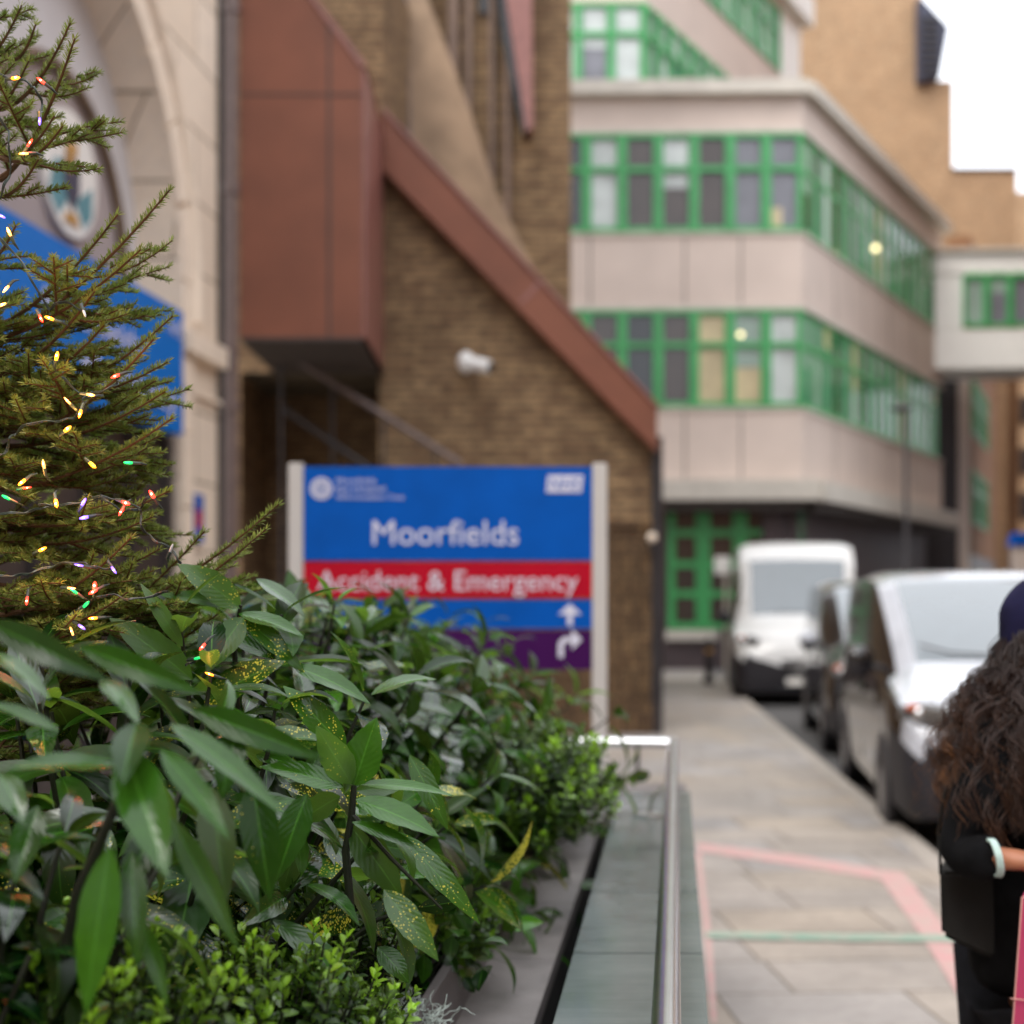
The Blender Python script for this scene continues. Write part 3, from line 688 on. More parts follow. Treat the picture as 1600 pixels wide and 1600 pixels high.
# floors measured on the near corner
Z_led0, Z_led1, Z_s1, Z_w1, Z_s2, Z_w2, Z_par = zz(783), zz(752), zz(636), zz(484), zz(362), zz(208), zz(150)
for fc, L, nm in ((front, FL, 'f'), (side, SL, 's')):
    slab(fc, L, Z_led1 + .002, Z_s1, .0, 'spandrel', M['spandrel']); slab(fc, L, Z_w1, Z_s2, .0, 'spandrel', M['spandrel']); slab(fc, L, Z_w2, Z_par, .0, 'spandrel', M['spandrel'])
    slab(fc, L, Z_led0, Z_led1, .55, 'ledge', M['ledge'], ext=.0 if nm == 's' else .3); slab(fc, L, Z_led0 - .22, Z_led0 - .003, .35, 'soffit', M['soffit'])
    slab(fc, L, Z_par + .003, Z_par + .32, .28, 'parapet_capping', M['ledge'], ext=.1); slab(fc, L, Z_s1 - .07, Z_s1 + .0, .05, 'sill', M['ledge'], a0=.02); slab(fc, L, Z_s2 - .07, Z_s2, .05, 'sill', M['ledge'], a0=.02)
    slab(fc, L, Z_w1 + .002, Z_w1 + .12, .06, 'head', M['ledge'], a0=.02); slab(fc, L, Z_w2 + .002, Z_w2 + .12, .06, 'head', M['ledge'], a0=.02)
    for a_ in ([.9, 3.1, 4.4] if nm == 'f' else [2.6, 5.2, 7.8, 10.4]):
        b = MB()
        for z0_, z1_ in ((Z_led1, Z_s1 - .08), (Z_w1 + .13, Z_s2 - .08)): b.box((a_, 0, z0_), (a_ + .03, .004, z1_), fc)
        b.build('panel_joint', M['soffit'], gb)
band(front, FL, Z_s1, Z_w1, 7, gb, ['brown', 'brown', 'dark', 'brown', 'cream', 'cream', 'pale'])
band(front, FL, Z_s2, Z_w2, 7, gb, ['dark', 'pale', 'brown', 'brown', 'brown', 'grey', 'grey'])
pcs = ['teal', 'mist', 'teal', 'dark', 'teal', 'pale', 'dark', 'teal', 'grey', 'teal', 'mist', 'cream', 'pale', 'teal', 'mist', 'brown']
band(side, SL - .6, Z_s1, Z_w1, 17, gb, pcs, 0, .10, .0); band(side, SL - .9, Z_s2, Z_w2, 17, gb, pcs[3:] + pcs[:3], 0, .10, .0)
# ground floor
b = MB(); b.box((0, -.9, 0), (FL, -.5, Z_led0), front); b.box((-.2, -.9, -.12), (SL, -.5, Z_led0), side); b.build('base_wall', M['base_purple'], gb)
gx = lambda px: (px - 800) * 33.4 / F - .9
for i, (a, c) in enumerate(((1043, 1098), (1098, 1156), (1156, 1214))):
    z0, z1 = .95 if i < 2 else .95, zz(786) - .2
    b = MB(); T = front; a0, a1 = gx(a) + .01, gx(c) - .01
    b.box((a0, -.5, z0), (a0 + .17, -.4, z1), T); b.box((a1 - .15, -.5, z0), (a1, -.4, z1), T)
    for zq in (z0, z0 + .75, z0 + 1.45, z1 - .55): b.box((a0 + .17, -.5, zq), (a1 - .15, -.42, zq + .16), T)
    f_ = b.build('door', M['green'], gb)
    b = MB(); b.box((a0 + .17, -.49, z0), (a1 - .15, -.46, z1), T); b.build('pane', PANES['brown'], f_)
b = MB(); b.box((gx(1040), -.5, .7), (gx(1120), -.3, .93), front); b.build('door_step', M['ledge'], gb)
b = MB(); b.box((.4, -.5, 2.9), (1.6, -.44, 4.0), side); w_ = b.build('window', PANES['teal'], gb)
b = MB(); b.ball(front(Vector((gx(1147) + .1, -.05, zz(522)))), .06); b.build('ceiling_lamp', M['lamp'], gb)
b = MB(); b.ball(at(1368, 388, 36.75) , .08); b.build('ceiling_lamp', M['lamp'], gb)
# upper, set back storeys
ux, uy = at(1007, 0, 36).x, 36.0
uf = Face((0, uy, 0), (1, 0, 0)); us = Face((ux, uy, 0), SD); UL = 10.6
def usl(fc, L, z0, z1, out, nm, mat, a0=0): b = MB(); b.box((a0, -.35, z0), (L, out, z1), fc); return b.build(nm, mat, gb)
for fc, L in ((uf, ux), (us, UL)):
    usl(fc, L, Z_par, 14.55, 0, 'spandrel', M['ledge']); usl(fc, L, 16.75, 18.35, 0, 'spandrel', M['spandrel']); usl(fc, L, 20.3, 21.6, 0, 'spandrel', M['spandrel'])
for i in range(4): window(uf, ux * i / 4, ux * (i + 1) / 4 - .01, 14.55, 16.75, gb, ['pale', 'pale', 'grey', 'pale'][i])
for i in range(13): window(us, UL * i / 13, UL * (i + 1) / 13 - .01, 14.55, 16.75, gb, ['mist', 'pale', 'teal', 'mist'][i % 4])
for i in range(11): window(us, 1.0 + (UL - 1.2) * i / 11, 1.0 + (UL - 1.2) * (i + 1) / 11 - .01, 18.35, 20.3, gb, ['mist', 'pale'][i % 2])
b = MB(); b.box((UL, -.5, 13), (UL + 1.9, .0, 20.6), us); b.build('end_wall', M['white_panel'], gb)
b = MB(); b.box((UL - 3, -.6, 20.62), (UL + 2.3, .35, 21.5), us); b.build('roof_slab', M['white_panel'], gb)
b = MB(); b.box((UL + .55, -.0, 16.6), (UL + 1.15, .03, 17.9), us); b.build('small_window', PANES['dark'], gb)
# roof deck and hidden back so it is closed
b = MB(); b.prism([(0.5, CY + .3, Z_par), (CX, CY + .3, Z_par), tuple(side(Vector((SL, -.3, Z_par)))), (0.5, 45, Z_par)], (0, 0, -.2)); b.build('roof_deck', M['soffit'], gb)

# ------------------------------------------------------------------ link bridge
lb = thing('link_bridge', 'white enclosed footbridge with green framed windows spanning the street', 'bridge', at(1500, 580, 44.5))
BD = 44.4; bz = lambda py: EYE + (HY - py) * BD / F; bX = lambda px: (px - 800) * BD / F
bf = Face((bX(1461), BD, 0), (1, -.06, 0)); BL = 12
b = MB(); b.box((0, -2.2, bz(578)), (BL, 0, bz(514)), bf); b.build('lower_panel', M['white_panel'], lb, bevel=.05)
b = MB(); b.box((0, -2.2, bz(430)), (BL, 0, bz(396)), bf); b.build('upper_panel', M['white_panel'], lb, bevel=.05)
b = MB(); b.box((-.1, -2.4, bz(396) + .003), (BL, .15, bz(390)), bf); b.build('roof_edge', M['ledge'], lb)
b = MB(); b.box((0, -2.0, bz(513)), (.85, -.04, bz(431)), bf); b.build('end_panel', M['white_panel'], lb)
for i in range(9): window(bf, .86 + .72 * i, .86 + .72 * i + .71, bz(512), bz(431), lb, ['mist', 'grey', 'grey', 'pale'][i % 4], .0, .09)
b = MB(); b.box((7.4, -2.0, bz(513)), (BL, -.04, bz(431)), bf); b.build('end_panel', M['white_panel'], lb)

# buildings beyond
tb = thing('tan_brick_building', 'tall stepped tan brick building rising behind the green windowed building', 'building', at(1400, 940, 62))
b = MB(); dd = 62
P = [at(1180, 940, dd), at(1589, 940, dd), at(1589, 264, dd), at(1489, 264, dd), at(1489, 126, dd), at(1441, 126, dd), at(1441, -90, dd), at(1180, -90, dd)]
b.prism(P, (0, 12, 0)); b.build('wall', M['brick_tan'], tb)
b = MB(); b.prism([at(1487, 262, dd - .1), at(1591, 262, dd - .1), at(1591, 266, dd - .1), at(1487, 266, dd - .1)], (0, 8, 0)); b.build('coping', M['soffit'], tb)
lv = thing('roof_louvre', 'dark blue grey louvre box on top of the tan brick building', 'roof vent', at(1455, 120, 61.5))
b = MB(); b.prism([at(1436, 126, 61.4), at(1468, 122, 61.4), at(1483, 42, 61.4), at(1440, -4, 61.4), at(1436, -4, 61.4)], (0, 4, 0)); b.build('housing', M['slate'], lv)
b = MB()
for q in range(9): b.box(tuple(at(1440, 118 - q * 11, 61.3)), tuple(at(1466, 115 - q * 11, 61.42)))
b.build('louvre_blade', M['dark_metal'], lv)
ob = thing('orange_brick_building', 'brown brick building with green windows beyond the footbridge', 'building', at(1550, 940, 50))
of = Face(tuple(at(1516, 940, 50)), (.42, 1, 0)); of.o.z = 0
b = MB(); b.box((0, -.8, 3.3), (12, 0, 14.5), of); b.build('wall', M['brick_orange'], ob)
for i in range(7): window(of, .4 + 1.0 * i, .4 + 1.0 * i + .97, 7.6, 9.6, ob, ['teal', 'mist', 'dark'][i % 3]); 
for i in range(7): window(of, .4 + 1.0 * i, .4 + 1.0 * i + .97, 4.4, 6.3, ob, ['mist', 'teal', 'pale'][i % 3])
b = MB(); b.box((0, -.8, -.12), (12, -.02, 3.3), of); b.build('base_wall', M['base_purple'], ob)
b = MB(); b.prism([at(1576, 1010, 49), at(1592, 1010, 49), at(1592, 500, 49), at(1576, 500, 49)], (1, 3, 0)); b.build('brick_pier', M['brick_orange'], ob)
b = MB(); b.prism([at(1496, 1010, 48.5), at(1515, 1010, 48.5), at(1515, 560, 48.5), at(1496, 560, 48.5)], (.5, 2, 0)); b.build('pale_pier', M['spandrel'], ob)
b = MB(); b.prism([at(1440, 1015, 47.5), at(1497, 1015, 47.5), at(1497, 560, 47.5), at(1440, 560, 47.5)], (.2, 2, 0)); b.build('recess_shade_slab', M['dark_metal'], ob)  # dark slab whose colour stands for the shade of a recess
fb = thing('far_brick_building', 'orange brick building at the far right edge beyond the bridge', 'building', at(1640, 940, 80))
b = MB(); b.prism([at(1590, 980, 80), at(1800, 980, 80), at(1800, 300, 80), at(1590, 300, 80)], (0, 10, 0)); b.build('wall', M['brick_tan'], fb)
b = MB()
for y0 in (620, 700, 770): b.box(tuple(at(1595, y0 + 40, 79.8)), tuple(at(1625, y0, 79.99)))
b.build('window', PANES['dark'], fb)
bs = thing('blue_shop_awning', 'small blue awning low down at the far right of the street', 'awning', at(1600, 850, 46))
b = MB(); b.prism([at(1582, 852, 46), at(1630, 852, 46), at(1630, 832, 46), at(1590, 832, 46)], (0, .6, 0)); b.build('canopy', M['sign_blue'], bs)
b = MB(); b.box(tuple(at(1584, 1000, 46.1)), tuple(at(1612, 853, 46.4))); b.build('shopfront', M['spandrel'], bs)

op = thing('opposite_shade_building', 'unseen plain brick building right of the frame where the footbridge lands, added to shade the street', 'building', (16, 33.5, 0))
of2 = Face((14.2, 33.6, 0), SD)  # out of view, added to darken the long side facade
b = MB(); b.prism([of2(Vector((0, 0, -.12))), of2(Vector((24, 0, -.12))), Vector((48, 54, -.12)), Vector((48, 33.6, -.12))], (0, 0, 30)); b.build('wall', M['brick_orange'], op)
b = MB()
for fl in range(4):
    for q in range(10): b.box((1 + q * 2.2, -.03, 1.6 + fl * 4), (2.5 + q * 2.2, .04, 3.6 + fl * 4), lambda p: of2(Vector((p.x, -p.y, p.z))))
tag(b.build('window_glazing', PANES['dark'], op), kind='stuff')

of3 = lambda p: Vector((10.3 + p.x * 0 + p.y, p.x, p.z))
o3 = thing('terrace_shade_building', 'unseen brick street frontage right of the frame, added to block low sky light', 'building', (10.3, 0, 0))
b = MB(); b.box((10.3, -26, -.12), (22, 21, 12.5)); b.build('wall', M['brick_orange'], o3)  # unseen block added to keep low light off the street
b = MB()
for fl in range(3):
    for q in range(14): b.box((10.26, -24 + q * 3.1, 1.2 + fl * 3.8), (10.33, -22.6 + q * 3.1, 3.3 + fl * 3.8))
tag(b.build('window_glazing', PANES['dark'], o3), kind='stuff')
o4 = thing('rear_shade_building', 'unseen brick building behind the camera, added to block low sky light', 'building', (2, -27, 0))
b = MB(); b.box((-9, -34, -.12), (12, -27, 12)); b.build('wall', M['brick_tan'], o4)  # unseen, added to cut low light from behind the camera

# ------------------------------------------------------------------ street furniture
bo = thing('bollard', 'dark bollard on the pavement near the far green doors', 'bollard', gnd(1108, 1068))
q = gnd(1108, 1068)
b = MB(); b.tube([q, q + Vector((0, 0, .1)), q + Vector((0, 0, .12)), q + Vector((0, 0, .82)), q + Vector((0, 0, .9))], [.13, .12, .085, .075, .03], 14); b.build('shaft', M['dark_metal'], bo, smooth=True)
b = MB(); b.tube([q + Vector((0, 0, .6)), q + Vector((0, 0, .68))], .082, 14); b.build('yellow_reflection', M['em_gold'], bo, smooth=True)  # gold ring stands in for a yellowish reflection on the shaft
sp_ = thing('parking_sign_post', 'slim grey pole with a small white plate beside the white van', 'sign post', gnd(1134, 1072))
q = gnd(1134, 1072)
b = MB(); b.tube([q, q + Vector((0, 0, 2.45))], .035, 10); b.build('pole', M['ledge'], sp_, smooth=True)
b = MB(); b.box((q.x - .22, q.y - .06, 2.12), (q.x + .08, q.y - .04, 2.45)); b.build('plate', M['white_panel'], sp_, bevel=.008)
lp = thing('lamp_post', 'thin dark street lamp post in front of the long green window wall', 'lamp post', (8.2, 29.6, -.12))
b = MB(); b.tube([(8.2, 29.6, -.12), (8.2, 29.6, 1.2), (8.2, 29.6, 1.25), (8.2, 29.6, 5.55)], [.09, .08, .05, .04], 10); b.build('pole', M['dark_metal'], lp, smooth=True)
b = MB(); b.ball((8.1, 29.6, 5.62), (.22, .12, .08), 14, 8); b.build('lantern', M['dark_metal'], lp, smooth=True)

# ------------------------------------------------------------------ vans
def catmull(P, sub):
    out = []
    for i in range(len(P) - 1):
        p0 = P[max(i - 1, 0)]; p1 = P[i]; p2 = P[i + 1]; p3 = P[min(i + 2, len(P) - 1)]
        for q in range(sub):
            t = q / sub; r = []
            for a, b_, c, d in zip(p0, p1, p2, p3):
                r.append(.5 * (2 * b_ + (c - a) * t + (2 * a - 5 * b_ + 4 * c - d) * t * t + (3 * b_ - a - 3 * c + d) * t ** 3))
            out.append((r, i))
    out.append((list(P[-1]), len(P) - 1)); return out
def van(name, label, loc, ang, stn, wsseg, sideseg, paint_top, paint_side, group, lowblack=.62, roofglass=True, wheel_y=(.95, 3.95), mirror_mat=None, hl=(.76, .10, .95), length=4.9, strip=None, plate=None, sub=3):
    """stn rows: (y, ztop, wtop, zbelt, wbelt, wmax, zbottom). Front at y=0, running to +y; x across."""
    t = thing(name, label, 'van', loc, group)
    Rz = Matrix.Rotation(-ang, 3, 'Z'); L0 = Vector(loc)
    T = lambda p: L0 + Rz @ Vector(p)
    rows = catmull(stn, sub); rings = []
    for (y, zt, wt, zb, wb, wm, z0), seg in rows:
        cr = .035
        half = [(0, zt + cr), (wt * .5, zt + cr * .8), (wt * .84, zt + .01), (wt, zt - .05), ((wt + wb) / 2 + .01, (zt - .05 + zb) / 2), (wb, zb),
                (wm, zb - (zb - z0) * .25), (wm, zb - (zb - z0) * .6), (wm * .985, z0 + .08), (wm * .9, z0), (0, z0)]
        bowf = .0
        ring = [(x, y, z) for x, z in half] + [(-x, y, z) for x, z in half[-2:0:-1]]
        rings.append((ring, seg))
    N = len(rings[0][0]); H = 10
    parts = {'body': (MB(), [paint_top, paint_side, M['plastic_black']]), 'windscreen': (MB(), [M['windscreen']]), 'side_window_a': (MB(), [M['side_glass']]), 'side_window_b': (MB(), [M['side_glass']]), 'lower_bumper': (MB(), [M['plastic_black']])}
    frontend = wsseg[0]
    for i in range(len(rings) - 1):
        r0, seg = rings[i]; r1, _ = rings[i + 1]
        for j in range(N):
            j2 = (j + 1) % N; jj = j if j < H else N - 1 - j     # mirrored strip index
            quad = [T(r0[j]), T(r1[j]), T(r1[j2]), T(r0[j2])]
            zm = (r0[j][2] + r0[j2][2]) / 2; part = 'body'; mi = 0
            if jj <= 1 or (jj == 1): 
                if wsseg[0] <= seg < wsseg[1]: part = 'windscreen'
            if jj in (3, 4) and any(a <= seg < c for a, c in sideseg): part = 'side_window_a' if j < H else 'side_window_b'
            elif (jj >= 3 and seg >= frontend - 1) or (jj >= 4 and seg >= frontend - 3): mi = 1
            if part == 'body' and zm < lowblack and seg < frontend - 1: part = 'lower_bumper'
            if part == 'body' and zm < .34: mi = 2
            P_, ms = parts[part]; P_.add(quad, [(0, 1, 2, 3)], mi if part == 'body' else 0)
    # front and rear caps
    r0 = rings[0][0]; r1 = rings[-1][0]
    up = [T(p) for p in r0]; cen = T((0, r0[0][1] - .03, (r0[0][2] + r0[H][2]) / 2))
    for j in range(N):
        j2 = (j + 1) % N; zm = (r0[j][2] + r0[j2][2]) / 2
        parts['body' if zm > lowblack else 'lower_bumper'][0].add([up[j], up[j2], cen], [(0, 1, 2)], 0)
    parts['body'][0].add([T(p) for p in r1], [tuple(range(N))], 1)
    for kx_, (mb, ms) in parts.items():
        if mb.f: mb.build('side_window' if kx_.startswith('side') else kx_, ms, t, smooth=True)
    ymax = stn[-1][0]; wm = max(r[5] for r in stn)
    for sx in (-1, 1):
        for wy in wheel_y:
            b = MB(); c = T((sx * (wm - .12), wy, .33)); ax = Rz @ Vector((1, 0, 0))
            b.tube([c - ax * .11, c - ax * .10, c + ax * .10, c + ax * .13 * (1)], [.30, .335, .335, .30], 26); wh = b.build('wheel', M['rubber'], t, smooth=True)
            b = MB(); b.tube([c - ax * .115 if sx < 0 else c + ax * .10, c - ax * .13 if sx < 0 else c + ax * .14], [.2, .17], 20); b.build('rim', M['rim'], wh, smooth=True)
            b = MB(); b.disc(T((sx * (wm - .03), wy, .36)), .40, ax * sx, .037, 26); b.build('wheel_arch', M['plastic_black'], t)
        hx, hy, hz = hl
        rot = Rz @ Matrix.Rotation(R(sx * 38), 3, 'Z') @ Matrix.Rotation(R(-18), 3, 'X')
        b = MB(); b.ball(T((sx * hx, hy, hz)), (.23, .06, .085), 18, 10, T=rot); h_ = b.build('headlight', M['lens'], t, smooth=True)
        b = MB(); b.ball(T((sx * (hx + .06), hy - .035, hz + .01)), (.045, .03, .045), 12, 8); b.build('reflector', M['chrome'], h_, smooth=True)
        b = MB(); b.ball(T((sx * (hx + .10), hy - .01, hz + .05)), (.05, .03, .03), 10, 7); b.build('indicator', M['amber_lens'], h_, smooth=True)
        cow = stn[frontend]; my = cow[0] + .32; mz = cow[3] + .12
        b = MB(); b.ball(T((sx * (wm + .13), my, mz)), (.11, .06, .12), 14, 10); b.tube([T((sx * (wm - .1), my + .03, mz - .06)), T((sx * (wm + .08), my, mz - .03))], .025, 8)
        mm = b.build('mirror', M['plastic_black'], t, smooth=True)
        b = MB(); b.ball(T((sx * (wm + .13), my - .012, mz + .035)), (.116, .062, .09), 14, 10); b.build('mirror_cap', mirror_mat or paint_top, mm, smooth=True)
        # door lines and handles
        b = MB()
        for yy in (cow[0] + .42, cow[0] + 1.45, cow[0] + 2.7):
            if yy < ymax - .3: b.box((sx * (wm - .004) - .004, yy, .42), (sx * (wm - .004) + .008, yy + .012, cow[3] - .02), lambda p: T(p))
        b.build('door_gap', M['void'], t)
        b = MB()
        for yy in (cow[0] + 1.2, cow[0] + 1.6): b.box((sx * wm - .02, yy, cow[3] - .16), (sx * wm + .02, yy + .16, cow[3] - .12), lambda p: T(p))
        b.build('door_handle', paint_side, t)
    # grille, bumper strip, plate, wipers
    n0 = stn[0]
    b = MB(); gz = n0[6] + (n0[1] - n0[6]) * .72
    for q in range(3): b.box((-.34, n0[0] - .045, gz - .05 + q * .05), (.34, n0[0] - .0, gz - .025 + q * .05), lambda p: T(p))
    b.build('grille', M['plastic_black'], t)
    if strip:
        b = MB(); pts = []
        for q in range(-8, 9):
            a = q / 8; pts.append(T((a * strip[0], strip[1] + abs(a) ** 3 * strip[2], strip[3])))
        b.tube(pts, .05, 8); b.build('bumper_strip', paint_top, t, smooth=True)
    b = MB(); b.box((-.26, n0[0] - .055, n0[6] + .12), (.26, n0[0] - .045, n0[6] + .23), lambda p: T(p)); b.build('number_plate', M['white_panel'], t)
    cw = stn[frontend]; nx = stn[frontend + 1]
    b = MB(); 
    for s_ in (-1, 1):
        b.tube([T((s_ * .1 + .15, cw[0] + .02, cw[1] + .06)), T((s_ * .35 - .1, cw[0] + .06, cw[1] + .09)), T((s_ * .55 - .12, cw[0] + .15, cw[1] + .15))], .010, 6)
    b.build('wiper', M['plastic_black'], t, smooth=True)
    return t
mpv = [(0.0, .80, .64, .74, .74, .78, .26), (.06, .92, .74, .85, .85, .87, .24), (.2, 1.02, .81, .95, .91, .925, .22), (.5, 1.11, .86, 1.04, .935, .955, .22), (.92, 1.22, .88, 1.12, .945, .96, .22),
       (1.0, 1.25, .85, 1.14, .93, .96, .22), (1.45, 1.52, .85, 1.14, .93, .96, .22), (1.95, 1.80, .86, 1.14, .93, .96, .22), (2.15, 1.89, .86, 1.15, .93, .96, .22), (2.5, 1.945, .86, 1.15, .93, .96, .22),
       (3.2, 1.965, .86, 1.15, .93, .96, .22), (3.3, 1.965, .86, 1.15, .93, .96, .22), (4.2, 1.95, .86, 1.15, .93, .96, .24), (4.6, 1.92, .84, 1.15, .92, .95, .28), (4.85, 1.84, .73, 1.12, .86, .88, .34)]
G = 'vans parked along the kerb'
ANG = math.atan(.14)
van('parked_van', 'nearest parked van, glossy black, sky reflection painted silver white on bonnet and windscreen frame', (3.56, 9.45, -.12), ANG, mpv, (5, 8), [(6, 8), (8, 10), (11, 13)], M['paint_silver_sheen'], M['paint_black'], G, .70, mirror_mat=M['paint_black'])
van('parked_van', 'black passenger van with tinted side windows, parked behind the nearest van', (4.38, 15.25, -.12), ANG, mpv, (5, 8), [(6, 8), (8, 10), (11, 13)], M['paint_black'], M['paint_black'], G, .60, mirror_mat=M['paint_silver_sheen'])
box_ = [(0.0, .86, .60, .80, .74, .78, .24), (.08, 1.02, .68, .95, .88, .92, .22), (.3, 1.20, .76, 1.12, .98, 1.01, .22), (.6, 1.34, .82, 1.24, 1.0, 1.03, .22), (.85, 1.44, .86, 1.30, 1.01, 1.04, .22),
        (.9, 1.47, .88, 1.32, 1.01, 1.04, .22), (1.2, 1.85, .89, 1.34, 1.01, 1.04, .22), (1.45, 2.20, .88, 1.34, 1.01, 1.04, .22), (1.6, 2.42, .90, 1.34, 1.01, 1.04, .22), (1.95, 2.68, .90, 1.34, 1.01, 1.04, .22),
        (2.3, 2.74, .91, 1.34, 1.01, 1.04, .22), (2.8, 2.75, .92, 1.34, 1.02, 1.04, .22), (5.3, 2.75, .92, 1.34, 1.02, 1.04, .24), (5.6, 2.70, .88, 1.3, .98, 1.0, .3)]
box_ = [(r[0], r[1], r[2] * 1.08, r[3], r[4] * 1.08, r[5] * 1.08, r[6]) for r in box_]
van('parked_van', 'white high roofed panel van with a black lower bumper, farthest along the kerb', (4.74, 23.2, -.12), ANG, box_, (5, 8), [(6, 8)], M['paint_white'], M['paint_white'], G, .80, wheel_y=(1.0, 4.6), hl=(.87, .16, 1.08), mirror_mat=M['plastic_black'])

# ------------------------------------------------------------------ woman with the navy cap
def skin(name, verts, edges, mat, parent, sub=2, root=0):
    me = bpy.data.meshes.new('tmp'); me.from_pydata([tuple(v[0]) for v in verts], edges, [])
    o = bpy.data.objects.new('tmp', me); col.objects.link(o)
    m = o.modifiers.new('s', 'SKIN'); m.use_smooth_shade = True; m.branch_smoothing = .4
    for i, v in enumerate(verts):
        r = v[1]; me.skin_vertices[0].data[i].radius = (r, r) if not isinstance(r, tuple) else r
        me.skin_vertices[0].data[i].use_root = (i == root)
    s = o.modifiers.new('u', 'SUBSURF'); s.levels = sub; s.render_levels = sub
    bpy.context.view_layer.update()
    m2 = bpy.data.meshes.new_from_object(o.evaluated_get(bpy.context.evaluated_depsgraph_get()))
    bpy.data.objects.remove(o); bpy.data.meshes.remove(me)
    org = wloc(parent); m2.transform(Matrix.Translation(-org)); m2.materials.clear(); m2.materials.append(mat)
    m2.polygons.foreach_set('use_smooth', [True] * len(m2.polygons)); m2.name = name
    r_ = bpy.data.objects.new(name, m2); col.objects.link(r_); r_.parent = parent; return r_
PY = 3.0
wo_ = thing('person', 'person in navy cap and black coat with long curly brown hair, at the right edge', 'person', (1.12, PY, 0))
V3 = Vector
pel = V3((1.10, PY, .88)); hd = V3((1.155, PY, 1.535))
sh_r, el_r, wr_r = at(1596, 1122, 2.86), at(1503, 1338, 2.84), at(1572, 1342, 2.74)
hn_r = at(1618, 1346, 2.72)
sh_l = V3((sh_r.x + .02, PY + .16, sh_r.z)); el_l = V3((1.08, PY + .22, 1.09)); wr_l = V3((1.26, PY + .12, 1.16)); hn_l = wr_l + V3((.07, -.04, .03))
vs = [(pel, .05), (V3((1.08, PY, 1.05)), .085), (V3((1.07, PY, 1.25)), .10), (V3((1.085, PY, 1.37)), .07), (V3((1.11, PY, 1.43)), .045), (hd + V3((0, 0, -.03)), .075), (hd + V3((-.01, 0, .05)), .08),
      (sh_r, .05), (el_r, .036), (wr_r, .022), (hn_r, (.035, .018)),
      (sh_l, .05), (el_l, .036), (wr_l, .022), (hn_l, (.035, .018)),
      (V3((1.09, PY - .085, .74)), .035), (V3((1.09, PY - .09, .46)), .036), (V3((1.07, PY - .09, .09)), .03), (V3((1.2, PY - .09, .04)), .03),
      (V3((1.11, PY + .085, .74)), .035), (V3((1.13, PY + .09, .46)), .036), (V3((1.12, PY + .09, .09)), .03), (V3((1.26, PY + .09, .04)), .03)]
ed = [(0, 1), (1, 2), (2, 3), (3, 4), (4, 5), (5, 6), (3, 7), (7, 8), (8, 9), (9, 10), (3, 11), (11, 12), (12, 13), (13, 14), (0, 15), (15, 16), (16, 17), (17, 18), (0, 19), (19, 20), (20, 21), (21, 22)]
# fingers: curled, unequal, thumb from the side of the palm
def fingers(palm, dirv, side_, downv, base):
    d = dirv.normalized(); s_ = side_.normalized(); n_ = downv.normalized()
    for q, (off, L) in enumerate(((-.026, .062), (-.009, .07), (.009, .066), (.026, .052))):
        p0 = palm + s_ * off + d * .03; i = len(vs)
        vs.extend([(p0, .009), (p0 + d * L * .45 + n_ * .006, .0085), (p0 + d * L * .62 + n_ * L * .4, .008), (p0 + d * L * .4 + n_ * L * .72, .007)])
        ed.extend([(base, i), (i, i + 1), (i + 1, i + 2), (i + 2, i + 3)])
    i = len(vs); p0 = palm - s_ * .03 - d * .02
    vs.extend([(p0, .011), (p0 - s_ * .02 + d * .03 + n_ * .01, .01), (p0 - s_ * .008 + d * .055 + n_ * .026, .008)]); ed.extend([(base, i), (i, i + 1), (i + 1, i + 2)])
fingers(hn_r, hn_r - wr_r, V3((0, -1, .2)), V3((0, 0, -1)), 10)
fingers(hn_l, hn_l - wr_l, V3((0, 1, .2)), V3((0, 0, -1)), 14)
skin('body', vs, ed, M['skin'], wo_, 1)
# face features
b = MB(); b.ball(hd + V3((.0, 0, .0)), (.098, .076, .118), 26, 18); b.ball(hd + V3((.075, 0, -.06)), (.03, .04, .035), 14, 8); b.ball(hd + V3((.1, 0, -.012)), (.02, .012, .024), 12, 8)
b.ball(hd + V3((.096, 0, -.052)), (.01, .022, .008), 12, 6); b.ball(hd + V3((.0, -.078, -.005)), (.018, .008, .028), 10, 8); b.ball(hd + V3((.0, .078, -.005)), (.018, .008, .028), 10, 8)
b.build('face', M['skin'], wo_, smooth=True)
b = MB(); b.ball(hd + V3((.088, -.03, .012)), .011, 10, 8); b.ball(hd + V3((.088, .03, .012)), .011, 10, 8); b.build('eyes', M['dark_glass'], wo_, smooth=True)
# coat (skin grown torso and sleeves)
cv = [(V3((1.10, PY, .76)), (.165, .15)), (V3((1.085, PY, 1.02)), (.15, .13)), (V3((1.075, PY, 1.22)), (.15, .14)), (V3((1.085, PY, 1.36)), (.10, .10)), (V3((1.10, PY, 1.42)), .062),
      (sh_r + V3((0, .03, 0)), .075), (sh_r.lerp(el_r, .5) + V3((-.012, 0, 0)), .066), (el_r, .060), (el_r.lerp(wr_r, .55), .052), (wr_r + V3((-.034, 0, 0)), .043),
      (sh_l, .072), (sh_l.lerp(el_l, .5), .062), (el_l, .058), (el_l.lerp(wr_l, .55), .050), (wr_l, .042)]
ce = [(0, 1), (1, 2), (2, 3), (3, 4), (3, 5), (5, 6), (6, 7), (7, 8), (8, 9), (3, 10), (10, 11), (11, 12), (12, 13), (13, 14)]
skin('coat', cv, ce, M['coat'], wo_, 2, 1)
tv = [(V3((1.09, PY, .86)), (.14, .14)), (V3((1.085, PY - .085, .74)), .105), (V3((1.09, PY - .09, .46)), .085), (V3((1.07, PY - .09, .10)), .07),
      (V3((1.11, PY + .085, .74)), .105), (V3((1.13, PY + .09, .46)), .085), (V3((1.12, PY + .09, .10)), .07)]
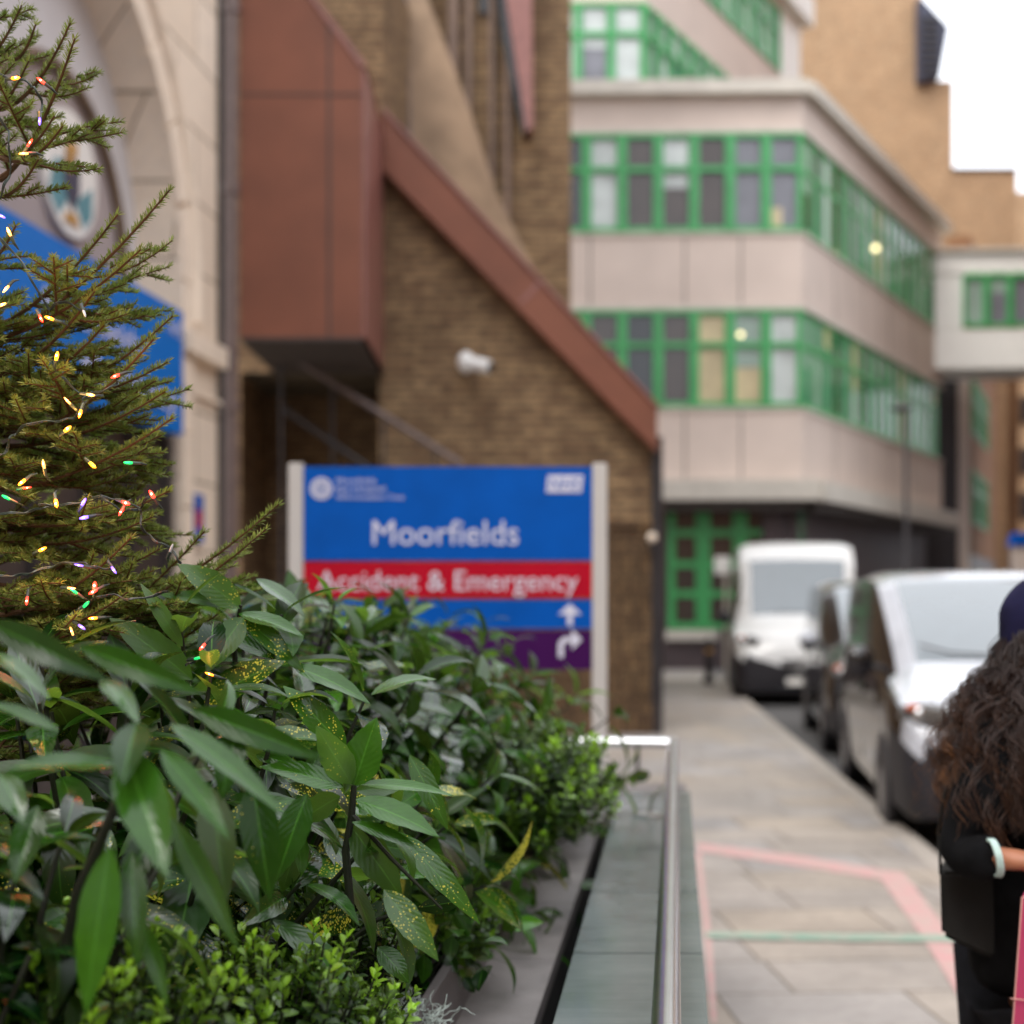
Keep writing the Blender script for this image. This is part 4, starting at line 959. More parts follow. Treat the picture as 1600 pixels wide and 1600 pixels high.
skin('trousers', tv, [(0, 1), (1, 2), (2, 3), (0, 4), (4, 5), (5, 6)], M['trousers'], wo_, 2)
for yy, xx in ((-.09, 1.08), (.09, 1.14)):
    b = MB(); b.ball((xx + .05, PY + yy, .045), (.14, .05, .045), 18, 10); b.ball((xx - .02, PY + yy, .08), (.05, .045, .06), 14, 8); b.build('shoe', M['shoe'], wo_, smooth=True)
b = MB()
for q in range(2): b.tube([wr_r + (hn_r - wr_r).normalized() * (-.024 + q * .006) + V3((math.sin(a) * -.006, math.cos(a) * .029, math.sin(a) * .034)) for a in [2 * math.pi * i / 20 for i in range(21)]], .0045, 8)
b.build('cuff', M['scrunchie'], wo_, smooth=True)
# cap
b = MB(); n1, n2 = 28, 12; hc = hd + V3((-.004, 0, .02)); tl = Matrix.Rotation(R(-4), 3, 'Y')
for j in range(n2 + 1):
    th = R(100) * j / n2
    for i in range(n1):
        ph = 2 * math.pi * i / n1; r = 1 + .012 * math.cos(6 * ph) * math.sin(th)
        b.v.append(hc + tl @ V3((.122 * math.sin(th) * math.cos(ph) * r, .098 * math.sin(th) * math.sin(ph) * r, .112 * math.cos(th) - (.035 if math.cos(ph) < 0 and j > 9 else 0) * (-math.cos(ph)))))
for j in range(n2):
    for i in range(n1):
        i2 = (i + 1) % n1; b.f.append((j * n1 + i, (j + 1) * n1 + i, (j + 1) * n1 + i2, j * n1 + i2)); b.m.append(0)
cp = b.build('cap', M['navy'], wo_, smooth=True)
b = MB(); P = []
for i in range(15):
    a = R(-75 + 150 * i / 14); P.append(hc + V3((.10 + .09 * math.cos(a), .088 * math.sin(a), -.005 - .02 * math.cos(a))))
b.prism(P, (0, 0, .004)); b.build('peak', M['navy'], cp)
b = MB(); b.ball(hc + V3((0, 0, .114)), .008); b.build('button', M['navy'], cp, smooth=True)
# hair: clumps of curly strands
rng = np.random.RandomState(5)
HV, HF, HCc = [], [], []
def strand(p0, p1, p2, p3, r, amp, wl, ph, tip, n=34):
    base = len(HV); t = np.linspace(0, 1, n)[:, None]
    c = ((1 - t) ** 3) * p0 + 3 * ((1 - t) ** 2) * t * p1 + 3 * (1 - t) * t * t * p2 + t ** 3 * p3
    ln = np.concatenate([[0], np.cumsum(np.linalg.norm(np.diff(c, axis=0), axis=1))])
    a = amp * np.clip(t[:, 0] * 2.2, 0, 1) ; w_ = 2 * np.pi * ln / wl + ph
    c = c + np.stack([a * np.cos(w_), a * np.sin(w_) * .9, a * .35 * np.sin(w_ * .5)], 1)
    for i in range(n):
        rr = r * (1 - .75 * (i / (n - 1)) ** 2)
        tg = c[min(i + 1, n - 1)] - c[max(i - 1, 0)]; tg /= np.linalg.norm(tg) + 1e-9
        s_ = np.cross(tg, [0.2, 1, .1]); s_ /= np.linalg.norm(s_) + 1e-9; u_ = np.cross(tg, s_)
        for q in range(3):
            an = 2 * np.pi * q / 3; HV.append(c[i] + rr * (np.cos(an) * s_ + np.sin(an) * u_)); HCc.append([min(1, tip * (i / (n - 1)) ** 2.2), 0, 0])
    for i in range(n - 1):
        for q in range(3): q2 = (q + 1) % 3; HF.append((base + i * 3 + q, base + i * 3 + q2, base + (i + 1) * 3 + q2, base + (i + 1) * 3 + q))
hdn = np.array(hd)
for k_ in range(330):
    az = rng.uniform(-165, 165); a = np.radians(180 + az * .78)
    p0 = hdn + np.array([.10 * np.cos(a) * .95, .085 * np.sin(a), rng.uniform(-.03, .03)])
    near = rng.rand() < .62                                   # falls in front of the near shoulder
    f = rng.rand()
    ex_ = .885 + .34 * f ** .9
    lowz = 1.10 + .02 * np.sin(ex_ * 40)
    tz = lowz + .13 * rng.rand() + (.05 if ex_ < .93 else 0)
    ey = (PY - .265 + .05 * rng.rand()) if near else (PY - .2 + .3 * rng.rand())
    if ex_ < .98: ey = PY - .24 + .3 * rng.rand()
    p3 = np.array([ex_, ey, tz])
    p1 = p0 + np.array([-.045 * (ex_ < 1.08), -.05 if near else 0, -.10]); p2 = np.array([ex_ - .03 + .02 * rng.rand(), ey - .012, tz + .19])
    wlen = rng.uniform(.075, .13); ph = rng.rand() * 6.28; am = rng.uniform(.009, .018)
    tp = np.clip(.10 + .85 * rng.rand() ** 1.5 * (1.3 - (ex_ - .88) / .11), 0.06 + .3 * rng.rand() ** 4, 1.05)
    for q in range(11):
        o_ = rng.normal(0, .0045, 3)
        strand(p0 + o_, p1 + o_ * 1.5, p2 + o_ * 2, p3 + rng.normal(0, .006, 3), rng.uniform(.0008, .0018), am * rng.uniform(.9, 1.12), wlen * rng.uniform(.97, 1.03), ph + rng.normal(0, .15), tp)
for k_ in range(150):                                  # loose frizz
    a = np.radians(180 + rng.uniform(-90, 90)); p0 = hdn + np.array([.09 * np.cos(a), .08 * np.sin(a), -.03]); ex_ = rng.uniform(.865, 1.05)
    p3 = np.array([ex_, PY + rng.uniform(-.25, .1), rng.uniform(1.12, 1.3)])
    strand(p0, p0 + [-.07, -.02, -.08], [ex_ - .03, p3[1], p3[2] + .15], p3, .0006, rng.uniform(.006, .02), rng.uniform(.03, .08), rng.rand() * 6, .8)
npmesh('hair', np.array(HV), np.array(HF), M['hair'], wo_, colr=np.array(HCc))

bg_ = thing('shoulder_bag', 'soft black shoulder bag hanging behind the elbow of the person', 'bag', at(1505, 1480, 2.98))
P = [at(1468, 1362, 2.92), at(1560, 1362, 2.92), at(1560, 1500, 2.92), at(1532, 1492, 2.92), at(1471, 1462, 2.92)]
b = MB(); b.prism(P, (.055, .16, 0)); b.build('bag_body', M['bag_black'], bg_, bevel=.008)
b = MB(); b.tube([at(1470, 1366, 2.93), at(1466, 1300, 2.93), at(1476, 1240, 2.9), at(1530, 1160, 2.88), at(1580, 1100, 2.86)], .004, 6); b.build('strap', M['bag_black'], bg_, smooth=True)
sb_ = thing('paper_bag', 'bright pink paper carrier bag hanging from the hand of the person', 'bag', at(1640, 1640, 2.7))
P0 = [at(1597, 1402, 2.66), at(1690, 1402, 2.66), at(1705, 1650, 2.66), at(1579, 1650, 2.66)]
b = MB(); b.prism(P0, (.045, .10, 0)); b.build('bag_body', M['pink_bag'], sb_)
b = MB(); b.tube(P0[:1] + P0[3:], .0016, 5); b.tube([P0[0], P0[1]], .0016, 5)
b.tube([at(1578.7, 1560, 2.655), at(1700, 1575, 2.655)], .0012, 5); b.build('folded_edge', M['pink_edge'], sb_)
b = MB(); b.tube([at(1615, 1404, 2.7), at(1618, 1370, 2.7), at(1630, 1352, 2.7), at(1650, 1370, 2.7), at(1660, 1404, 2.7)], .0025, 6); b.build('handle', M['pink_edge'], sb_, smooth=True)

# ------------------------------------------------------------------ plants
def norm(a): return a / (np.linalg.norm(a, axis=-1, keepdims=True) + 1e-9)
def leaves(P, Dr, Nm, L, W, droop, fold, tint, nt_=9, nw=4, shape='lance', serr=.0):
    """vectorised leaves. P base, Dr direction, Nm upper side, L length, W half width."""
    n = len(P); Dr = norm(Dr); Nm = norm(Nm - (Nm * Dr).sum(1, keepdims=True) * Dr); Sd = np.cross(Dr, Nm)
    t = np.linspace(0, 1, nt_ + 1)
    if shape == 'lance': wp = np.sin(np.pi * np.clip(t, 0, 1) ** .86) ** .85 * (1 - .22 * t)
    elif shape == 'obov': wp = np.sin(np.pi * t ** 1.35) ** .75
    else: wp = (1 - t ** 2.2) * np.clip(t * 6, 0.3, 1)
    wp = wp / wp.max(); wp[0] = .05; wp[-1] = .02
    if serr: wp[5::2] *= (1 - serr)
    ang = -droop[:, None] * t[None]                       # bend downwards along the leaf
    dt = 1 / nt_; cx = np.concatenate([np.zeros((n, 1)), np.cumsum(np.cos(ang[:, :-1]) * dt, 1)], 1); cz = np.concatenate([np.zeros((n, 1)), np.cumsum(np.sin(ang[:, :-1]) * dt, 1)], 1)
    mid = P[:, None] + (cx * L[:, None])[..., None] * Dr[:, None] + (cz * L[:, None])[..., None] * Nm[:, None]
    nl = -np.sin(ang)[..., None] * Dr[:, None] + np.cos(ang)[..., None] * Nm[:, None]
    v = np.linspace(-1, 1, nw + 1)
    hw = W[:, None] * wp[None]
    wav = .06 * np.sin(t * 9 + 2)[None] * W[:, None]
    pts = mid[:, :, None] + (hw[..., None] * v)[..., None] * Sd[:, None, None] + ((np.abs(v)[None, None] * fold[:, None, None]) * hw[..., None] + wav[..., None] * v * v)[..., None] * nl[:, :, None]
    V = pts.reshape(-1, 3); m = (nt_ + 1) * (nw + 1)
    i, j = np.meshgrid(np.arange(nt_), np.arange(nw), indexing='ij'); a = (i * (nw + 1) + j).ravel()
    q = np.stack([a, a + 1, a + nw + 2, a + nw + 1], 1); Q = (q[None] + (np.arange(n) * m)[:, None, None]).reshape(-1, 4)
    uv = np.stack(np.meshgrid(t, (v + 1) / 2, indexing='ij'), -1).reshape(-1, 2); uv = np.tile(uv, (n, 1))
    C = np.repeat(tint, m, axis=0)
    return V, Q, uv, C
def cat(parts):
    Vs, Qs, Us, Cs = [], [], [], []; o = 0
    for V, Q, uv, C in parts: Vs.append(V); Qs.append(Q + o); Us.append(uv); Cs.append(C); o += len(V)
    return np.concatenate(Vs), np.concatenate(Qs), np.concatenate(Us), np.concatenate(Cs)

def shoot_leaves(rg, tip, axis, npair, Lmin, Lmax, spot, light, acc, size=1.0, droop=1.0, spin=None, space=.022):
    axis = axis / np.linalg.norm(axis); a = np.cross(axis, [0.3, .2, 1.]); a /= np.linalg.norm(a); b_ = np.cross(axis, a)
    ph = rg.rand() * 6.28 if spin is None else spin
    for p in range(npair):
        f = p / max(1, npair - 1)
        for s_ in (0, 1):
            az = ph + p * 1.571 + s_ * 3.1416 + rg.normal(0, .22)
            rad = a * np.cos(az) + b_ * np.sin(az); el = .85 - 1.15 * f + rg.normal(0, .2)
            d = rad * np.cos(el) + axis * np.sin(el)
            d[2] -= .10 + .2 * f
            d /= np.linalg.norm(d); nrm = axis * np.cos(el) - rad * np.sin(el)
            L = (Lmin + (Lmax - Lmin) * min(1, .25 + 1.1 * f)) * rg.uniform(.8, 1.15) * size
            pos = tip - axis * space * p * (1 + .5 * p) + d * .012
            acc.append((pos, d, nrm, L, L * rg.uniform(.135, .185), rg.uniform(.35, 1.25) * droop, rg.uniform(.12, .42), (np.clip(spot * rg.uniform(.3, 1.2) + (rg.rand() < .05) * .3, 0, 1), np.clip(light + rg.normal(0, .16) - .12 * f, 0, 1), rg.rand())))
def acc_leaves(acc, **kw):
    P = np.array([x[0] for x in acc]); D_ = np.array([x[1] for x in acc]); N_ = np.array([x[2] for x in acc])
    return leaves(P, D_, N_, np.array([x[3] for x in acc]), np.array([x[4] for x in acc]), np.array([x[5] for x in acc]), np.array([x[6] for x in acc]), np.array([x[7] for x in acc]), **kw)

def laurel(label, c, rad, base, nsh, seed, heroes=(), hand=(), inner=0, spot=.18, light=.3, size=1.22, lowcut=-.35, droop=1.0):
    """c, rad: ellipsoid of shoot tips; base: foot of the stems."""
    rg = np.random.RandomState(seed); c = np.array(c); rad = np.array(rad); base = np.array(base)
    t = thing('spotted_laurel', label, 'shrub', tuple(base), 'spotted laurels in the planters')
    acc = []; st_ = MB(); n = 0
    tips = []
    while n < nsh:
        d = rg.normal(0, 1, 3); d /= np.linalg.norm(d)
        if d[2] < lowcut or (d[0] < -.55 and rg.rand() < .7) or (d[1] > .6 and rg.rand() < .6): continue
        rr = rg.uniform(.72, 1.04) if rg.rand() < .75 else rg.uniform(.4, .75)
        tip = c + d * rad * rr; ax = d * np.array([.75, .75, .5]) + np.array([.05, -.08, .75])
        tips.append((tip, ax, None, None, None)); n += 1
    for h in heroes: tips.append(h)
    for tip, ax, sp, sz, spin in tips:
        tip = np.array(tip, float); d_ = tip[1]; px_ = 800 + tip[0] * F / d_; py_ = HY - (tip[2] - EYE) * F / d_
        if sp is None:                                         # the hedge is clipped to an even top
            lim = np.interp(px_, [0, 250, 330, 400, 520, 700, 800, 880, 950, 1010], [990, 1000, 945, 940, 950, 955, 990, 1065, 1145, 1260])
            if py_ < lim: tip[2] = EYE + (HY - lim - 30 * rg.rand()) * d_ / F
        ax = np.array(ax, float); ax /= np.linalg.norm(ax)
        s2 = spot * rg.uniform(.3, 2.1) if sp is None else sp
        shoot_leaves(rg, tip, ax, rg.randint(4, 7), .075, .15, s2, light + rg.normal(0, .16), acc, size * (sz or 1) * rg.uniform(.85, 1.12), droop, spin)
        b0 = base + np.array([rg.normal(0, .05), rg.normal(0, .05), 0]); m1 = tip - ax * .10; m2 = b0 * .45 + tip * .55 - np.array([0, 0, .06])
        q = [b0, m2, m1, tip]; pts = []
        for u in np.linspace(0, 1, 7): pts.append(Vector((1 - u) ** 3 * q[0] + 3 * (1 - u) ** 2 * u * q[1] + 3 * (1 - u) * u * u * q[2] + u ** 3 * q[3]))
        st_.tube(pts, [.006, .0055, .005, .0045, .004, .0035, .0025], 5)
    n_in = len(acc)
    for q in range(inner * 2):                                    # inner shoots, leaves tinted near black to paint shade inside the hedge
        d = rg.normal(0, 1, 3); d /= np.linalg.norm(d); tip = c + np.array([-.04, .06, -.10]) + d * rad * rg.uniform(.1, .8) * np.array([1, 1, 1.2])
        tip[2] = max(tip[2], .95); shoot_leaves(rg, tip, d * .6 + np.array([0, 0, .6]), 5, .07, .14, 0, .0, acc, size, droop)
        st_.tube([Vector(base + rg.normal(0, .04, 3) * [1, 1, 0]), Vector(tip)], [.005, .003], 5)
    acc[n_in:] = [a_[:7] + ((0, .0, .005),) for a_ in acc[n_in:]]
    for (bx, by, tx, ty, d0, d1, wpx, nu, sp, li, b_) in hand:    # individually placed leaves: stalk end, tip, distances, width
        p0 = np.array(at(bx, by, d0)); p1 = np.array(at(tx, ty, d1)); L = np.linalg.norm(p1 - p0)
        nrm = np.array([-p0[0] * .3, -1., .2]) * (1 - nu) + np.array([0, -.25, 1.]) * nu
        acc.append((p0, p1 - p0, nrm, L * 1.04, wpx / 2 * (d0 + d1) / 2 / F, .35, .22, (sp, li, b_)))
    V, Q, uv, C = acc_leaves(acc, serr=.07, nt_=11)
    if hand is SPRIG: st_.tube([at(548, 1420, 1.92), at(540, 1330, 1.9), at(550, 1270, 1.89), at(553, 1226, 1.88)], [.006, .0055, .005, .004], 8); st_.tube([at(548, 1270, 1.89), at(610, 1340, 1.88), at(690, 1420, 1.9)], [.004, .003, .002], 6)
    if hand is NEAR: st_.tube([at(60, 1700, 1.5), at(120, 1400, 1.45), at(180, 1260, 1.4), at(215, 1150, 1.38)], [.007, .006, .005, .004], 8)
    if hand is SPECK: st_.tube([at(372, 1120, 2.25), at(366, 1010, 2.22), at(376, 945, 2.2)], [.005, .004, .003], 8)
    st_.build('stems', M['stem_green'], t, smooth=True)
    npmesh('leaves', V, Q, M['aucuba'], t, colr=C, uv=uv)
    return t
NEAR = [(188, 1198, 20, 1178, 1.36, 1.30, 52, .75, .02, .35, .2), (196, 1172, 252, 1342, 1.34, 1.24, 82, .35, .04, .45, .2), (252, 1172, 352, 1284, 1.36, 1.28, 44, .6, .03, .4, .3), (266, 1132, 442, 1242, 1.4, 1.34, 46, .75, .02, .4, .2),
        (300, 1108, 492, 1178, 1.5, 1.46, 48, .05, .05, .25, .14), (90, 1142, -20, 1085, 1.36, 1.34, 36, .8, .02, .4, .2), (172, 1325, 128, 1575, 1.36, 1.30, 66, .15, .05, .75, .55), (205, 1330, 212, 1502, 1.38, 1.33, 46, .2, .08, .3, .2),
        (268, 1278, 368, 1470, 1.42, 1.36, 42, .3, .05, .4, .6), (225, 1440, 258, 1565, 1.4, 1.36, 30, .2, .02, .5, .6), (-20, 972, 150, 1052, 1.34, 1.30, 50, .0, .02, .12, .02), (125, 1010, 300, 1075, 1.42, 1.38, 44, .0, .03, .3, .14),
        (215, 1130, 190, 1200, 1.36, 1.27, 60, .3, .02, .15, .3), (370, 1140, 345, 1240, 1.5, 1.46, 50, .2, .06, .2, .14), (395, 1220, 420, 1400, 1.55, 1.5, 62, .2, .25, .2, .14), (0, 1210, 35, 1275, 1.4, 1.36, 48, .6, .0, .4, .1), (330, 1230, 350, 1400, 1.5, 1.45, 60, .2, .05, .15, .95),
        (-10, 1020, 75, 1070, 1.45, 1.4, 36, .9, .0, .4, .1), (240, 1290, 190, 1400, 1.45, 1.4, 50, .2, .0, .1, .2), (60, 1260, 20, 1370, 1.45, 1.4, 52, .3, .0, .3, .2), (160, 1060, 215, 1110, 1.42, 1.36, 40, .9, 0, .4, .1), (480, 1240, 430, 1370, 1.7, 1.66, 52, .2, .2, .25, .14)]
SPRIG = [(553, 1228, 584, 1128, 1.88, 1.86, 62, .15, .26, .62, .3), (548, 1224, 500, 1142, 1.87, 1.83, 52, .1, .28, .75, .95), (536, 1230, 416, 1186, 1.87, 1.84, 46, .55, .2, .55, .2), (562, 1226, 708, 1224, 1.88, 1.9, 30, .75, .15, .6, .2), (556, 1236, 632, 1226, 1.9, 1.93, 30, .2, .12, .7, .95),
         (556, 1250, 684, 1290, 1.87, 1.84, 52, .65, .18, .55, .2), (550, 1285, 660, 1318, 1.87, 1.85, 30, .7, .12, .5, .2), (532, 1244, 462, 1282, 1.88, 1.9, 44, .2, .2, .4, .9), (548, 1290, 628, 1400, 1.9, 1.88, 56, .2, .12, .25, .9), (600, 1390, 683, 1494, 1.88, 1.84, 46, .25, .5, .6, .95),
         (540, 1172, 452, 1070, 1.98, 1.96, 50, .4, .45, .5, .2), (620, 1300, 752, 1432, 2.0, 1.96, 40, .4, .45, .6, .5), (640, 1180, 700, 1290, 2.1, 2.06, 36, .3, .3, .4, .6), (400, 1180, 465, 1190, 2.0, 1.96, 30, .6, .2, .4, .2), (590, 1480, 640, 1530, 2.0, 1.98, 40, .6, .2, .35, .2), (470, 1300, 440, 1390, 1.95, 1.92, 50, .2, .3, .3, .9)]
SPECK = [(376, 950, 286, 878, 2.2, 2.16, 50, .3, .5, .8, .95), (364, 948, 250, 918, 2.2, 2.16, 28, .5, .3, .8, .9), (372, 960, 472, 978, 2.2, 2.18, 42, .8, .1, .45, .2), (376, 962, 476, 1040, 2.2, 2.17, 36, .4, .5, .4, .6), (285, 1010, 224, 912, 2.1, 2.08, 26, .3, .2, .8, .95), (300, 1062, 180, 962, 2.1, 2.06, 56, .3, .3, .6, .9),
         (380, 965, 322, 1040, 2.18, 2.12, 50, .3, .3, .5, .9), (430, 1030, 330, 972, 2.2, 2.2, 40, .7, .3, .4, .3), (320, 1098, 430, 1026, 2.15, 2.12, 60, .4, .5, .3, .6), (455, 1040, 576, 1080, 2.2, 2.16, 42, .7, .1, .45, .2), (400, 905, 480, 950, 2.35, 2.33, 40, .9, .05, .4, .1)]
def hero(px, py, d, ax, sp=.2, sz=1.0, spin=None): p = at(px, py, d); return ((p.x, p.y, p.z), ax, sp, sz, spin)
ub = lambda s, u=-.95: (u + U * s, s, .885)
cen = lambda s, u=-.93, z=.93: (u + U * s, s, z)
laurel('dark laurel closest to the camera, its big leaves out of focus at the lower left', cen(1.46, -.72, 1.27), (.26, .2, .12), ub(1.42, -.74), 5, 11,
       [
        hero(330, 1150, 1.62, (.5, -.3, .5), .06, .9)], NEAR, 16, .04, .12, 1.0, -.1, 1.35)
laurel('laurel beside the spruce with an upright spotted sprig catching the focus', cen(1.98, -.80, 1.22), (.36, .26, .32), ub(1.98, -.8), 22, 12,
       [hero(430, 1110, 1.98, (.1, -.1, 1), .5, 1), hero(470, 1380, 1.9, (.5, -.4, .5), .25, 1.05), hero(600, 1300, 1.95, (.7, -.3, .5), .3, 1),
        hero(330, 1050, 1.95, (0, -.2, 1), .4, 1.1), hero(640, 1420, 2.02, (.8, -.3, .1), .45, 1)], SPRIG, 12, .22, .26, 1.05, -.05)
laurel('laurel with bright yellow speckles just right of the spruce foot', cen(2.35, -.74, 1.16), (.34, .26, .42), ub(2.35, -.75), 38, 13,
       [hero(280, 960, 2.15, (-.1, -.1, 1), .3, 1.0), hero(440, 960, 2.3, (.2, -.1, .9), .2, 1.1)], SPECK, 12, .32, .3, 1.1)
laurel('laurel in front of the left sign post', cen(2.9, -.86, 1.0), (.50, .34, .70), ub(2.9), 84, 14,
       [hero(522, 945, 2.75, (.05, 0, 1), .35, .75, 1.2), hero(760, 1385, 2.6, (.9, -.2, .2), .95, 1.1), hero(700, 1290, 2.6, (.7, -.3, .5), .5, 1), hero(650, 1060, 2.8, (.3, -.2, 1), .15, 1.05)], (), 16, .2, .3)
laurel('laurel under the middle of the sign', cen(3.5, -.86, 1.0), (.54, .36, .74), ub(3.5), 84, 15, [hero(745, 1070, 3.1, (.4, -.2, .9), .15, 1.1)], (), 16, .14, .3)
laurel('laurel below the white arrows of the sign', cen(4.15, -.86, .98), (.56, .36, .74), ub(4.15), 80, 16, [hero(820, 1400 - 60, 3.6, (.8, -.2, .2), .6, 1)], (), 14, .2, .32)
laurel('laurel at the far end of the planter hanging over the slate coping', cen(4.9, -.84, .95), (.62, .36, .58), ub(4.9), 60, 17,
       [hero(955, 1120, 4.7, (.6, -.1, .6), .5, 1.1), hero(975, 1215, 4.7, (.6, -.2, .1), .4, 1.1), hero(940, 1240, 4.6, (.4, -.3, -.2), .5, 1.1)], (), 14, .28, .36, 1.2, -.55, 1.3)

def smallshrub(label, c, rad, base, nsh, seed, light=.6, lsz=.021, dark=.08):
    rg = np.random.RandomState(seed); c = np.array(c); rad = np.array(rad); base = np.array(base)
    t = thing('box_leaf_shrub', label, 'shrub', tuple(base), 'small leaved shrubs along the planter edge')
    acc = []; s_ = MB(); n = 0
    while n < nsh:
        d = rg.normal(0, 1, 3); d /= np.linalg.norm(d)
        if d[2] < -.45 or (d[1] > .5 and rg.rand() < .7): continue
        rr = rg.uniform(.6, 1.05); tip = c + d * rad * rr; ax = d * .55 + np.array([0, -.1, .8]); ax /= np.linalg.norm(ax); n += 1
        nn = rg.randint(7, 11); a = np.cross(ax, [1, .3, .2]); a /= np.linalg.norm(a); b2 = np.cross(ax, a); ph = rg.rand() * 6
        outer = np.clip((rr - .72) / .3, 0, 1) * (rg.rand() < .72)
        for p in range(nn):
            for k2 in (0, 1):
                az = ph + p * 1.57 + k2 * 3.14 + rg.normal(0, .2); el = 1.15 - .85 * min(1, p / 4) + rg.normal(0, .15)
                r_ = a * np.cos(az) + b2 * np.sin(az); dd_ = r_ * np.cos(el) + ax * np.sin(el)
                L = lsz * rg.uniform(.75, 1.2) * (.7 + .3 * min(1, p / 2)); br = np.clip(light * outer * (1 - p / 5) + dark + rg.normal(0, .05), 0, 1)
                acc.append((tip - ax * .0085 * p * (1 + .05 * p), dd_, ax * np.cos(el) - r_ * np.sin(el), L, L * .27, rg.uniform(.1, .5), .25, (0, br, rg.rand())))
        m_ = (base + tip) / 2; s_.tube([Vector(base + rg.normal(0, .02, 3) * [1, 1, 0]), Vector(m_ + [0, 0, -.02]), Vector(tip - ax * .04), Vector(tip)], [.003, .0025, .002, .001], 4)
    V, Q, uv, C = acc_leaves(acc, nt_=4, nw=2, shape='obov')
    s_.build('stems', M['stem_green'], t); npmesh('leaves', V, Q, M['boxleaf'], t, colr=C, uv=uv)
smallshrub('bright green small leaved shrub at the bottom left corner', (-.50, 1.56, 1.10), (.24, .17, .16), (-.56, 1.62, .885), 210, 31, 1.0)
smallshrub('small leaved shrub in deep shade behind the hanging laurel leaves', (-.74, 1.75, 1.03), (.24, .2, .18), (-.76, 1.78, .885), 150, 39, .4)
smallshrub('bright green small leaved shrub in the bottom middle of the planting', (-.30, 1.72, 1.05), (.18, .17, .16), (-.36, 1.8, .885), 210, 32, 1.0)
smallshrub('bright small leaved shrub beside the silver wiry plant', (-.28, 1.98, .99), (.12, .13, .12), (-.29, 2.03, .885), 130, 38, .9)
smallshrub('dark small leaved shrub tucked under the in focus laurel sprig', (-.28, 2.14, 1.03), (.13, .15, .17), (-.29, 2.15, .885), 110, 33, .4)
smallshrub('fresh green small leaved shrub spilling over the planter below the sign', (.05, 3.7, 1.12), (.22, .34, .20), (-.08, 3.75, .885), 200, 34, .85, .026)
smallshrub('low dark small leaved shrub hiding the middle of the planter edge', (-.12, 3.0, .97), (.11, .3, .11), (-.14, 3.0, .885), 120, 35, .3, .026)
smallshrub('small leaved shrub between laurels at the far planter end', (.10, 4.6, 1.0), (.2, .35, .16), (0, 4.6, .885), 140, 36, .2, .028)

def grassy(label, base, n, Lr, seed):
    rg = np.random.RandomState(seed); base = np.array(base)
    t = thing('spiky_grass', label, 'plant', tuple(base)); acc = []
    for q in range(n):
        a = rg.rand() * 6.28; el = rg.uniform(.2, 1.3); d = np.array([np.cos(a) * np.cos(el), np.sin(a) * np.cos(el), np.sin(el)]); L = Lr * rg.uniform(.6, 1.2)
        acc.append((base + rg.normal(0, .015, 3) * [1, 1, 0], d, np.array([-np.cos(a) * np.sin(el), -np.sin(a) * np.sin(el), np.cos(el)]), L, .0035, rg.uniform(.8, 2.0), .3, (0, rg.rand(), rg.rand())))
    V, Q, uv, C = acc_leaves(acc, nt_=8, nw=2, shape='blade'); npmesh('blades', V, Q, M['blade'], t, colr=C, uv=uv)
grassy('dark spiky grass tuft arching over the planter edge beside the ledge', (-.13, 2.8, .885), 60, .12, 41)
# broad leaved seedling near the edge
rg = np.random.RandomState(50); t = thing('privet_plant', 'small plant with rounded grey green leaves by the planter edge', 'shrub', (-.17, 2.62, .885), None); acc = []; s_ = MB()
for q in range(12):
    tip = np.array([-.17, 2.6, 1.0]) + rg.normal(0, .05, 3) * [1.1, .8, .9]; ax = np.array([rg.normal(.3, .4), rg.normal(-.2, .4), .8])
    shoot_leaves(rg, tip, ax, 4, .03, .045, 0, .3, acc, 1, .6, None, .012); s_.tube([Vector((-.17, 2.62, .885)), Vector(tip)], [.003, .002], 4)
acc = [(a_[0], a_[1], a_[2], a_[3], a_[3] * .32, a_[5], a_[6], a_[7]) for a_ in acc]
V, Q, uv, C = acc_leaves(acc, nt_=6); npmesh('leaves', V, Q, M['aucuba'], t, colr=C, uv=uv); s_.build('stems', M['stem_green'], t)
# silver wiry plant
t = thing('silver_wire_plant', 'tangled silver grey wiry plant in the planter corner', 'plant', (-.19, 2.36, .885)); b = MB(); rr = random.Random(4)
for q in range(330):
    p = Vector((-.195 + rr.gauss(0, .035), 2.37 + rr.gauss(0, .035), .888)); pts = [p.copy()]; d = Vector((rr.gauss(0, .5), rr.gauss(-.1, .5), 1)).normalized()
    for i in range(7): d = (d + Vector((rr.gauss(0, .5), rr.gauss(0, .5), rr.gauss(-.05, .35)))).normalized(); p = p + d * .0095; pts.append(p.copy())
    b.tube(pts, .00085, 3, cap=False)
b.build('wiry_stems', M['silver_stem'], t)

